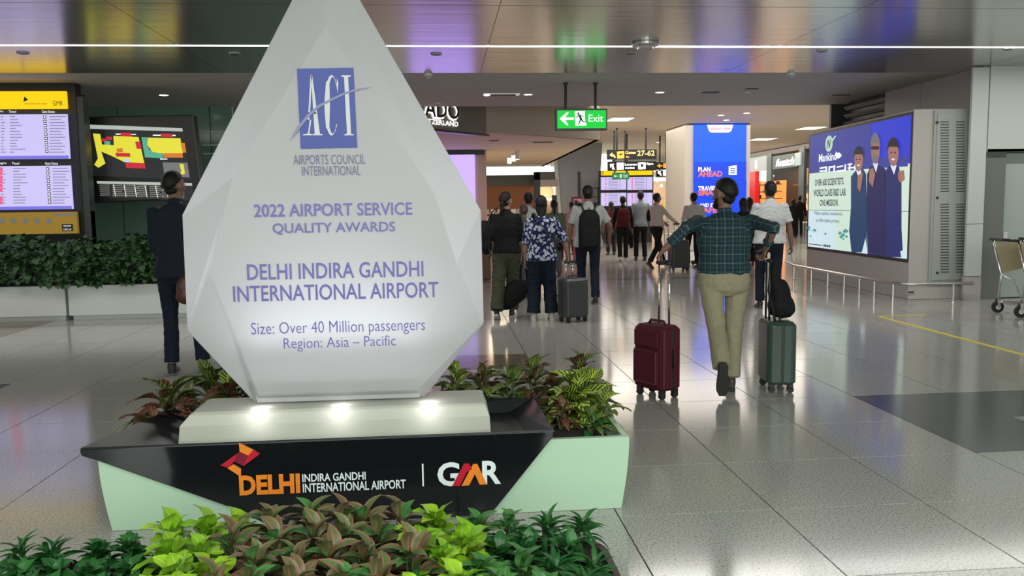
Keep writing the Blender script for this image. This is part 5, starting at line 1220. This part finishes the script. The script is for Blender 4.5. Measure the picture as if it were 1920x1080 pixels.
    garment('trousers', tr, pants, amp=.005 if pw < 1.3 else .007)
    # shirt
    sh = MB(); base = [q for q in TS if q[0] > hem+.02 and q[0] < 1.48]
    z0 = hem; nb = next(q for q in TS if q[0] >= hem); hw = (.166, .12) if not tucked else (.150, .108)
    secs = [(z0, hw[0]*loose+.004, hw[1]*loose+.004, -.01)]+[(z, rx*(loose if z < 1.3 else 1), ry*(loose if z < 1.3 else 1), yo) for z, rx, ry, yo in base]
    if tucked: secs = [(z0, .150, .110, -.005), (z0+.05, .166, .122, -.008)]+[q for q in secs[1:] if q[0] > z0+.08]
    torso(sh, secs, .014); f = {'short': .75, 'long': 1.93, 'rolled': 1.70, 'none': 0, 'elbow': 1.15}[sleeve]; arms = []
    for a, e, wr in ((shL, eL, wL), (shR, eR, wR)):
        if f: sh.ball(a, .060*min(w, 1.1), seg=14, rings=9)
        if 0 < f <= 1: q = a.lerp(e, f); sh.tube([a, q], [.060, .060*loose], 14); arms = arms+[(a, q, .09)]
        elif f > 1:
            q = e.lerp(wr, f-1); sh.tube([a, e, q], [.061*min(w, 1.12), .052*loose, .043*loose], 14); sh.ball(e, .053*loose, seg=12, rings=8); arms = arms+[(a, e, .09), (e, q, .075)]
            if sleeve == 'rolled': sh.tube([e.lerp(wr, f-1.12), e.lerp(wr, f-1+.02)], [.05, .049], 14)
    if collar: sh.tube([P3(0, -.014, 1.45), P3(0, -.004, 1.505)], [.069, .061], 16)
    garment('jacket' if top is C_SUIT else 'shirt', sh, top, amp=.0045, arms=arms, v=min(vox, .009))
    if belt: obj('belt', MB().loft([ellring(P3(0, -.005, z)*s, (.150*w+.006)*s*1.02, .112*s*w+.006, 28) for z in (z0-.022, z0+.012)]), belt, t, smooth=False)
    # shoes
    for f_, pitch, toe, kx in ((lf, lfp, toe_l, aL), (rf, rfp, toe_r, aR)):
        A = Vector((kx.x, kx.y, kx.z))
        FM = Matrix.Rotation(-toe, 3, 'Z') @ Matrix.Rotation(pitch, 3, 'X')
        fp = lambda x, y, z: A+FM@Vector((x, y, z-.085))
        m_ = MB(); secs = [(-.055, .030, .032, .040), (-.02, .037, .040, .055), (.03, .040, .036, .050), (.09, .047, .028, .036), (.15, .046, .022, .029), (.20, .030, .014, .022)]
        m_.loft([[fp(rx*math.cos(a_), y, zc+ry*math.sin(a_)) for a_ in [6.283*i/14 for i in range(14)]] for y, rx, ry, zc in secs]); m_.tube([fp(0, -.02, .05), fp(0, -.02, .10)], [.040, .038], 12)
        m_.xf(Ms); me = remesh(m_, 'shoe', shoe, .008, 2); so_ = bpy.data.objects.new('shoe', me); col.objects.link(so_); so_.parent = t
        m_ = MB(); outl = [(-.028, -.075), (.028, -.075), (.034, -.03), (.036, .03), (.050, .10), (.047, .16), (.025, .208), (-.025, .208), (-.047, .16), (-.050, .10), (-.036, .03), (-.034, -.03)]
        m_.prism([fp(x, y, 0)*s for x, y in outl], FM@Vector((0, 0, .022*s))); obj('sole', m_, sole, so_, bev=.004)
    # hair
    hm = MB(); vs = []; seg, rings = 24, 18
    b0 = MB().ball((0, 0, 0), 1, seg=seg, rings=rings)
    for v in b0.v:
        x, y, z = v; lim = {'short': -.10+(.85*y if y < 0 else .72*y), 'long': -.25+.75*y, 'bun': -.15+.65*y, 'bald': 2}[hair]
        if abs(x) > .6 and hair == 'short' and y > -.3: lim += .10
        k = max(0, min(1, (z-lim)/.22)); r = .86+.25*k*k*(3-2*k); q = Vector((x*.073*r, y*.092*r-.012, z*.088*r+.022+(.004 if k > .5 else 0)))
        if y < -.2 and z < 0: q.y -= .006*k
        vs.append(HP(*q))
    hm.add(vs, b0.f)
    if hair != 'bald': hm.ball(HP(0, -.040, -.026), (.058, .046, .056), HM, 14, 10)
    if hair == 'long': hm.loft([[HP(rx*math.cos(a_), yc+ry*math.sin(a_), z) for a_ in [6.283*i/14 for i in range(14)]] for z, rx, ry, yc in ((.06, .07, .06, -.03), (-.02, .077, .055, -.045), (-.08, .072, .042, -.060), (-.13, .052, .032, -.072), (-.20, .036, .024, -.085))])
    if hair == 'bun': hm.ball(HP(0, -.105, -.045), .038, seg=12, rings=8); hm.tube([HP(0, -.11, -.05), HP(0, -.12, -.13), HP(0, -.115, -.22)], [.028, .026, .010], 10)
    if hair != 'bald':
        hm.xf(Ms); me = remesh(hm, 'hair', hairm, .007, 1); o = bpy.data.objects.new('hair', me); col.objects.link(o); o.parent = t
    J = dict(hipL=hipL, hipR=hipR, shL=shL, shR=shR, eL=eL, eR=eR, wL=wL, wR=wR, hc=hc, s=s)
    return t, J
def loc_of(px, py, Y=None):
    p = G(px, py); return Vector((p.x, p.y, 0))
def facing(p): return math.atan2(-p.x, p.y) # yaw that turns straight away from the camera
def toL(p, root):          # world -> local of a person
    return worldmat(root).inverted()@Vector(p)
M_STRAP = mat('black_webbing', (.012, .012, .013), .6)

# -- suitcase
def suitcase(label, loc, rz, w, d, h, m, ribs=0, soft=False, hh=.45, rodm=None, handle_tilt=0):
    t = thing('suitcase', label, 'suitcase', loc, rz); z0 = .065; rodm = rodm or M_CHROME
    b = MB(); n = 5; b.loft([rect_ring(0, 0, z0+.0, w/2-.02, d/2-.02, .04, n), rect_ring(0, 0, z0+.02, w/2, d/2, .05, n), rect_ring(0, 0, z0+h-.03, w/2, d/2, .05, n), rect_ring(0, 0, z0+h, w/2-.025, d/2-.025, .04, n)])
    obj('shell', b, m, t, bev=.006)
    if ribs:
        for k in range(ribs):
            z = z0+.06+(h-.12)*k/(ribs-1)
            obj('rib', MB().box((0, -d/2-.001, z), (w*.72, .008, (h-.12)/(ribs-1)*.55)), m, t, bev=.003)
        for k in range(ribs):
            z = z0+.06+(h-.12)*k/(ribs-1); obj('side_rib', MB().box((-w/2-.001, d*.22, z), (.006, d*.3, (h-.12)/(ribs-1)*.5)), m, t).parent = t; obj('side_rib', MB().box((-w/2-.001, -d*.22, z), (.006, d*.3, (h-.12)/(ribs-1)*.5)), m, t)
    zp = obj('zip', MB().loft([rect_ring(0, 0, z0+.0+q, w/2+.003, .012, .004, 3) for q in (.02, h-.02)]), M_BLACK, t)
    if soft:
        obj('front_pocket', MB().box((0, -d/2-.012, z0+h*.36), (w*.78, .03, h*.55)), m, t, bev=.014)
        obj('piping', MB().tube([(-w*.36, -d/2-.03, z0+h*.12), (w*.36, -d/2-.03, z0+h*.12), (w*.36, -d/2-.03, z0+h*.60), (-w*.36, -d/2-.03, z0+h*.60), (-w*.36, -d/2-.03, z0+h*.12)], .004, 6), mat('wine_piping', (.16, .03, .04), .5), t)
        obj('front_pocket', MB().box((0, -d/2-.01, z0+h*.80), (w*.78, .022, h*.26)), m, t, bev=.01)
        obj('piping', MB().tube([(w/2+.004, -d*.45, z0+.03), (w/2+.004, -d*.45, z0+h-.03)], .005, 6), MATS['wine_piping'], t)
    obj('side_handle', MB().tube([(w/2, 0, z0+h*.36), (w/2+.025, 0, z0+h*.40), (w/2+.025, 0, z0+h*.60), (w/2, 0, z0+h*.64)], [.010, .011, .011, .010], 8), M_BLACK if not soft else m, t, smooth=True)
    obj('top_handle', MB().tube([(-.09, 0, z0+h-.005), (-.07, 0, z0+h+.028), (.07, 0, z0+h+.028), (.09, 0, z0+h-.005)], .011, 8), M_BLACK if not soft else m, t, smooth=True)
    yb = d/2-.035
    hd = obj('pull_handle', MB().tube([(-.055, yb, z0+h-.02), (-.055, yb, z0+h+hh)], .0085, 8).tube([(.055, yb, z0+h-.02), (.055, yb, z0+h+hh)], .0085, 8), rodm, t, smooth=True)
    obj('grip', MB().tube([(-.075, yb, z0+h+hh), (.075, yb, z0+h+hh)], .016, 10), M_BLACK, hd, smooth=True)
    for sx in (-1, 1):
        for sy in (-1, 1):
            x, y = sx*(w/2-.045), sy*(d/2-.04)
            w_ = obj('wheel', MB().tube([(x-.016, y, .026), (x-.005, y, .026)], .026, 14).tube([(x+.005, y, .026), (x+.016, y, .026)], .026, 14), M_RUBBER, t)
            obj('caster_fork', MB().box((x, y, .055), (.045, .04, .03)).box((x, y, .035), (.008, .03, .03)), M_BLACK, w_, bev=.004)
    return t
def bag(name, label, cat, pts, m, vox=.012, amp=.004, straps=(), loc=(0, 0, 0), rz=0, extra=None):
    """soft bag: union of ellipsoids / tubes remeshed; straps: polylines"""
    t = thing(name, label, cat, loc, rz); b = MB()
    for p in pts: b.ball(p[0], p[1], p[2] if len(p) > 2 else None, 18, 12)
    me = remesh(b, 'bag_body', m, vox, 4); a = me.attributes.new('pc', 'FLOAT_VECTOR', 'POINT'); co = np.empty(len(me.vertices)*3, dtype=np.float32); me.vertices.foreach_get('co', co); a.data.foreach_set('vector', co)
    creases(me, amp, 5, 12, 16); o = bpy.data.objects.new('bag_body', me); col.objects.link(o); o.parent = t
    for k, sp_ in enumerate(straps): obj('strap', MB().tube(sp_[0], [(sp_[1], .004)]*len(sp_[0]) if len(sp_) < 3 else sp_[1], 8), M_STRAP if len(sp_) < 3 else sp_[2], t, smooth=True)
    return t
def backpack(root, J, label, m, w=.30, h=.46, d=.15, zc=1.17, accent=None):
    """worn on the back of a person; a thing of its own"""
    s = J['s']; t = thing('backpack', label, 'backpack', root.location+Vector((0, 0, 0)), root.rotation_euler.z)
    y = -.125-d/2; b = MB()
    b.loft([ellring((0, y, z), rx, ry, 20, p=3) for z, rx, ry in ((zc-h/2, w*.36, d*.35), (zc-h/2+.05, w*.49, d*.5), (zc, w*.5, d*.52), (zc+h/2-.10, w*.45, d*.46), (zc+h/2-.02, w*.30, d*.32), (zc+h/2, w*.15, d*.2))])
    b.xf(Matrix.Scale(s, 4)); me = remesh(b, 'bag_body', m, .010, 3); a = me.attributes.new('pc', 'FLOAT_VECTOR', 'POINT'); co = np.empty(len(me.vertices)*3, dtype=np.float32); me.vertices.foreach_get('co', co); a.data.foreach_set('vector', co)
    creases(me, .003, 3); o = bpy.data.objects.new('bag_body', me); col.objects.link(o); o.parent = t
    b = MB(); b.loft([ellring((0, y-d*.47, z), rx, .025, 16, p=3) for z, rx in ((zc-h*.42, w*.30), (zc-h*.38, w*.37), (zc-.02, w*.37), (zc+.02, w*.30))]); b.xf(Matrix.Scale(s, 4)); obj('front_pocket', b, accent or m, t, smooth=True)
    for q in (-1, 1):
        st = MB().tube([Vector(p)*s for p in ((q*.06, y+d*.4, zc+h/2-.05), (q*.095, -.075, 1.455), (q*.105, -.02, 1.485), (q*.115, .06, 1.455), (q*.125, .125, 1.36), (q*.13, .135, 1.2), (q*.15, .05, 1.05), (q*.13, y+d*.4, zc-h/2+.08))], [(.028, .008)]*8, 8)
        obj('strap', st, M_STRAP, t, smooth=True)
    obj('haul_loop', MB().tube([Vector(p)*s for p in ((-.03, y+d*.3, zc+h/2-.02), (0, y+d*.3, zc+h/2+.03), (.03, y+d*.3, zc+h/2-.02))], .007*s, 6), M_STRAP, t, smooth=True)
    return t

# ---- 1 man in the plaid shirt with two cases
p0 = at(1357, 520, 6.5); L0 = Vector((p0.x, 6.5, 0)); yw = facing(L0)*.6
red = Vector((at(1232, 735, 6.25).x, 6.25, 0)); grn = Vector((at(1455, 728, 6.35).x, 6.35, 0))
hl = Vector((at(1247, 485, 6.32).x, 6.36, at(1247, 485, 6.32).z)); hr = Vector((at(1436, 484, 6.35).x, 6.36, at(1436, 484, 6.35).z))
Ml = (Matrix.Translation(L0)@Matrix.Rotation(yw, 4, 'Z')).inverted(); s_ = 1.66/1.72
def hl_(p, up): q = (Ml@Vector(p))/s_; return (q.x, q.y, q.z+up)
q = at(1350, 715, 6.16); qa = (Ml@Vector((q.x, q.y, 0)))/s_; qr = (Ml@G(1371, 733))/s_
man1, J1 = person('man in green plaid shirt and khaki trousers pulling two suitcases', L0, yw, 1.66, 1.25, SK1, C_PLAID, 'rolled', .955, C_KHAKI, 1.18, 'short', lf=(qa.x+.0, qa.y-.10, .17), lfp=R(-72), rf=(qr.x+.0, qr.y+.06, .0),
                  lh=hl_(hl, .07), rh=hl_(hr, .07), lcurl=1.0, rcurl=1.0, lpole=(-.42, -1, -.12), rpole=(.55, -1, -.2), hs=1.13, head=R(40), nod=R(-4), vox=.0075, loose=1.08, tucked=True, belt=SH_BLACK, kneel=(.1, 1, 0), sole=mat('worn_black_sole', (.028, .028, .027), .6), shoe=SH_BROWN)
suitcase('burgundy soft suitcase pulled by the man in plaid, left of him', red, R(-60), .33, .215, .50, cloth('burgundy_fabric', (.085, .012, .02), .75), soft=True, hh=.475)
suitcase('dark green hard suitcase under the black bag, right of the man in plaid', grn, R(82), .37, .225, .50, mat('green_shell', (.035, .065, .055), .25, spec=.5), hh=.47, rodm=M_BLACK)
HMb = Matrix.Rotation(R(40), 3, 'Z') @ Matrix.Rotation(R(-4), 3, 'X') @ Matrix.Scale(1.13, 3)
bm_ = MB(); hq = lambda x, y, z: (J1['hc']+HMb@Vector((x, y, z)))*J1['s']
bm_.tube([hq(-.072, .01, -.03), hq(-.062, .035, -.065), hq(-.035, .062, -.088), hq(0, .078, -.092), hq(.035, .062, -.088), hq(.062, .035, -.065), hq(.072, .01, -.03)], [.010, .018, .019, .019, .019, .018, .010], 10)
me = remesh(bm_, 'beard', M_HAIR, .006, 2); ob_ = bpy.data.objects.new('beard', me); col.objects.link(ob_); ob_.parent = man1
gx, gy = grn.x, grn.y
bag('shoulder_bag', 'black soft bag resting on the dark green suitcase', 'bag', [((.03, 0, .67), (.115, .09, .10)), ((.02, 0, .77), (.085, .07, .12)), ((-.03, .0, .90), (.045, .045, .13)), ((.06, -.01, .64), (.08, .09, .065))], C_BLACK, .010, .006,
    [([(-.07, -.02, .98), (-.09, -.03, .80), (-.07, -.135, .56), (.0, -.145, .30), (.02, -.145, .12)], .018), ([(-.06, 0, 1.02), (-.02, -.02, .95), (.03, -.03, .85)], .015)], (gx, gy, 0))

# ---- 2 women in front
L = loc_of(950, 600); L.z = 0
w1, J = person('woman in black tee and olive cargo trousers walking left of the floral top', L+Vector((.03, .25, 0)), R(-8), 1.66, .95, SK2, C_BLACK, 'elbow', .90, C_OLIVE, 1.45, 'bun', lf=(-.13, -.22, .02), lfp=R(-28), rf=(.06, .08, 0), rh=(.20, .06, .86), lh=(-.20, .0, .86), loose=1.18, shoe=SH_BLACK, sole=SH_WHITE, vox=.009, head=R(-25))
bag('duffel_bag', 'black sling bag on the left side of the woman in the black tee', 'bag', [((-.27, -.05, 1.12), (.09, .12, .20)), ((-.25, -.04, .99), (.085, .12, .13))], C_BLACK, .012, .004, [([(-.24, -.05, 1.25), (-.16, -.1, 1.42), (-.10, -.02, 1.47), (-.14, .06, 1.40), (-.24, .05, 1.2)], .018), ([(-.21, -.15, .95), (-.18, -.17, .88), (-.20, -.16, .82)], .012)], L, R(-8))
cb = at(965, 540, 10.9)
bag('cabin_bag', 'black tilted cabin bag pulled behind the woman in the black tee', 'bag', [((0, 0, .33), (.24, .12, .15), Matrix.Rotation(R(-38), 3, 'Y')), ((-.06, 0, .27), (.20, .12, .14), Matrix.Rotation(R(-38), 3, 'Y'))], C_BLACK, .012, .003,
    [([(.08, -.0, .48), (.15, 0, .66), (.19, 0, .86)], .01)], (cb.x+.0, 10.95, 0)); 
Lb = Vector((at(1017, 600, 10.65).x, 10.65, 0))
w2, J = person('woman in blue and white floral top with crossbody strap', Lb, R(-6), 1.60, .98, SK2, C_FLORAL, 'elbow', .84, C_NAVY, 1.5, 'long', lf=(-.12, .0, 0), rf=(.13, .02, 0), rh=(.36, .05, .90), rcurl=.9, lh=(-.24, .05, .80), loose=1.25, shoe=SH_WHITE, sole=SH_WHITE, vox=.009, collar=False, rpole=(1, -.6, -.2))
bag('crossbody_bag', 'black crossbody strap bag of the woman in the floral top', 'bag', [((.24, .06, .95), (.04, .07, .06))], C_BLACK, .01, .002, [([(-.12, .05, 1.30), (-.10, -.04, 1.395), (-.06, -.135, 1.33), (.03, -.155, 1.2), (.12, -.165, 1.06), (.21, -.10, .98), (.235, .0, .96)], .022)], Lb, R(-6))
gc = Vector((at(1075, 600, 10.45).x, 10.45, 0))
suitcase('grey ribbed hard suitcase beside the woman in the floral top', gc, R(28), .36, .23, .50, mat('charcoal_shell', (.045, .047, .05), .35), ribs=13, hh=.20)
# ---- man with backpack
L = Vector((at(1103, 570, 12.3).x, 12.3, 0))
m3, J = person('man in white printed shirt wearing a large black backpack', L, R(-4), 1.76, 1.08, SK1, C_SCRIB, 'short', .84, C_NAVY, 1.05, 'short', lf=(-.07, .25, 0), rf=(.10, -.05, 0), lh=(-.28, .12, .86), rh=(.34, .2, .95), loose=1.15, vox=.010, rpole=(1, -1, 0))
backpack(m3, J, 'large black backpack on the man in the white printed shirt', C_BLACK, .33, .58, .17, 1.10)
# ---- far group
def far_person(label, px, Y, yaw, **k):
    L = Vector((at(px, 480, Y).x, Y, 0)); return person(label, L, yaw, vox=k.pop('vox', .012), **k)+(L,)
m4, J, L = far_person('man in dark jacket with dark red backpack walking to the boards', 1168, 21.2, R(-8), h=1.68, top=C_BLACK, sleeve='long', pants=C_BLACK, hair='short', lf=(-.08, -.1, .02), lfp=R(-30), rf=(.08, .12, 0), shoe=SH_WHITE, sole=SH_WHITE)
backpack(m4, J, 'dark red backpack on the man in front of the boards', C_DRED, .36, .48, .18, 1.17)
m5, J, L = far_person('man in light blue shirt with black strap bag, under the boards', 1201, 21.4, R(-6), h=1.80, top=C_LBLUE, sleeve='long', pants=C_BLACK, hair='short', lf=(-.1, .1, 0), rf=(.1, -.05, 0))
bag('shoulder_bag', 'black bag hanging on the right side of the man in the light blue shirt', 'bag', [((.22, -.02, 1.20), (.07, .10, .18))], C_BLACK, .014, .003, [([(.2, -.02, 1.35), (.15, -.02, 1.50), (.22, .06, 1.3)], .02)], L, R(-6))
bag('hand_bag', 'black jacket bundle carried low between the two men', 'bag', [((-.28, 0, .62), (.09, .07, .20)), ((-.24, 0, .42), (.06, .05, .10))], C_BLACK, .014, .006, [([(-.28, 0, .78), (-.27, .05, .86), (-.25, .06, .80)], .012)], L, R(-6))
m6, J, L = far_person('man in white shirt and lanyard walking right pushing a trolley', 1231, 19.0, R(-62), h=1.72, top=C_CREAMC, sleeve='long', hem=.95, tucked=True, pants=C_BLACK, hair='short', lf=(-.08, .32, 0), rf=(.10, -.28, .06), rfp=R(-35), rh=(.20, .46, 1.02), lh=(-.15, .44, 1.0), rpole=(.4, -1, -.3), lpole=(-.4, -1, -.3), rcurl=.8, lcurl=.8)
obj('lanyard', MB().tube([(-.05, -.065, 1.47), (0, -.078, 1.49), (.05, -.065, 1.47), (.06, .05, 1.42), (0, .14, 1.2), (-.06, .05, 1.42), (-.05, -.065, 1.47)], .006, 6), M_STRAP, m6)
m7, J, L = far_person('man in cream shirt with dark lanyard beside the dark suitcase', 1300, 18.6, R(6), h=1.72, w=1.05, top=C_CREAMC, sleeve='elbow', hem=.95, tucked=True, pants=C_BLACK, hair='short', lh=(-.26, .1, .85), rh=(.22, .2, .95), lf=(-.13, .04, 0), rf=(.10, 0, 0))
obj('lanyard', MB().tube([(-.06, .0, 1.47), (-.04, -.072, 1.49), (.04, -.072, 1.49), (.06, 0, 1.47), (0, .13, 1.3), (-.06, .0, 1.47)], .007, 6), M_STRAP, m7)
sc1 = Vector((at(1267, 500, 18.3).x, 18.1, 0)); suitcase('dark grey suitcase standing behind the plaid shirt man, by the cream shirt man', sc1, R(10), .42, .28, .62, mat('dark_grey_shell', (.06, .06, .06), .35), ribs=9, hh=.35)
tc_ = thing('push_trolley', 'small chrome trolley pushed by the man in white shirt', 'trolley', (at(1262, 480, 19.6).x+.05, 19.9, 0))
obj('frame', MB().tube([(-.1, -.2, .1), (-.15, -.2, 1.0), (-.15, .2, 1.0), (-.1, .2, .1)], .015, 8).tube([(-.1, -.2, .1), (.5, -.2, .1), (.5, .2, .1), (-.1, .2, .1)], .015, 8).tube([(-.15, -.2, .75), (.4, -.2, .7), (.4, .2, .7), (-.15, .2, .75)], .012, 8), M_CHROME, tc_)
for x in (-.08, .48):
    for y in (-.2, .2): obj('wheel', MB().tube([(x, y-.02, .05), (x, y+.02, .05)], .05, 12), M_RUBBER, tc_)
# ---- man in white polo
L = Vector((at(1441, 560, 11.2).x, 11.2, 0))
m8, J = person('man in white polo shirt and dark trousers holding rolled papers', L, R(-10), 1.76, 1.08, SK1, C_WHITE, 'short', .90, C_NAVY, 1.05, 'short', lf=(-.1, .1, 0), rf=(.1, -.08, 0), rh=(.30, .0, .83), lh=(-.28, .1, .82), loose=1.2, vox=.010, rcurl=.8)
tag(obj('paper_roll', MB().tube([(L.x+.36, L.y+.02, .66), (L.x+.33, L.y+.02, .80)], .022, 12), M_WHITE), 'white paper roll in the right hand of the man in the white polo', 'papers')
# ---- dark suited man behind the award
L = Vector((at(342, 700, 7.7).x, 7.75, 0))
m9, J = person('man in dark suit standing behind the left side of the award', L, R(10), 1.83, 1.0, SK1, C_SUIT, 'long', .84, C_NAVY, .98, 'short', lf=(-.09, .0, 0), rf=(.16, .05, 0), rh=(.18, .30, 1.12), lh=(-.16, .25, .98), vox=.009, head=R(-35), loose=1.08, lpole=(-.15, -1, -.6), rpole=(.15, -1, -.6))
bag('messenger_bag', 'brown leather bag hanging from the shoulder of the suited man', 'bag', [((.09, -.17, .80), (.10, .045, .13)), ((.09, -.17, .73), (.11, .05, .08))], mat('brown_leather', (.085, .022, .018), .4), .010, .002,
    [([(.09, -.17, .90), (.10, -.165, 1.1), (.10, -.15, 1.35), (.10, -.08, 1.50), (.11, .05, 1.50)], [(.020, .005)]*5, MATS['brown_leather'])], L, R(10))
# ---- further walkers
far_person('person in white shirt and dark cap ahead of the two women', 992, 14.2, 0, h=1.70, top=C_WHITE, sleeve='short', pants=C_GREYC, hair='short')
far_person('bald man in dark shirt glimpsed between the two women', 983, 13.2, R(8), h=1.50, top=C_GREYC, sleeve='short', pants=C_BLACK, hair='short', hairm=skinm('shaved_scalp', (.09, .06, .05)))
far_person('person in sage green shirt ahead of the woman in floral top', 1040, 17.0, R(-5), h=1.58, top=C_GREENC, sleeve='elbow', pants=C_GREYC, hair='bun')
far_person('woman in pale pink top and pink trousers beyond the backpack man', 1073, 20.6, R(5), h=1.55, top=C_PINK, sleeve='none', hem=.70, pants=cloth('dusty_pink_cloth', (.42, .18, .2)), hair='bun', skin=SK2, loose=1.15)
far_person('child in cream top walking beside the woman in pink', 1059, 22.0, 0, h=1.22, top=C_CREAMC, sleeve='short', pants=C_DRED, hair='short', skin=SK2)
far_person('person in dark red shirt left of the red backpack', 1146, 24.0, 0, h=1.55, top=C_DRED, sleeve='short', pants=C_BLACK, hair='bun')
far_person('person with dark hair beyond the backpack man, near the column', 1081, 24.5, R(10), h=1.62, top=C_GREYC, sleeve='short', pants=C_BLACK, hair='short')
far_person('woman in black walking behind the shoulder of the man in plaid', 1392, 15.0, R(-12), h=1.56, top=C_BLACK, sleeve='long', pants=C_BLACK, hair='long')
far_person('person in dark clothes with patterned scarf left of the white polo', 1404, 19.0, R(-15), h=1.60, top=C_GREYC, sleeve='long', pants=C_BLACK, hair='long', hairm=M_HAIRB)
far_person('woman in long black dress in front of the dark shop, left one', 1485, 33.0, R(-20), h=1.58, top=C_BLACK, sleeve='long', hem=.6, pants=C_BLACK, pw=1.5, hair='long')
far_person('man in black in front of the dark shop, right one', 1497, 33.4, R(-20), h=1.72, top=C_BLACK, sleeve='long', pants=C_BLACK, hair='short')
for k, x in enumerate((1506, 1511)):
    p = Vector((at(x, 450, 28).x, 28, 0)); t = thing('barrier_post', ['left chrome barrier post by the billboard end', 'right chrome barrier post by the billboard end'][k], 'post', p)
    obj('post', MB().tube([(0, 0, 0), (0, 0, .75)], .03, 12), M_CHROME, t); obj('base', MB().disc((0, 0, 0), .13, (0, 0, 1), .02, 18), M_CHROME, t); obj('cap', MB().ball((0, 0, .76), .04, seg=10, rings=6), M_CHROME, t)
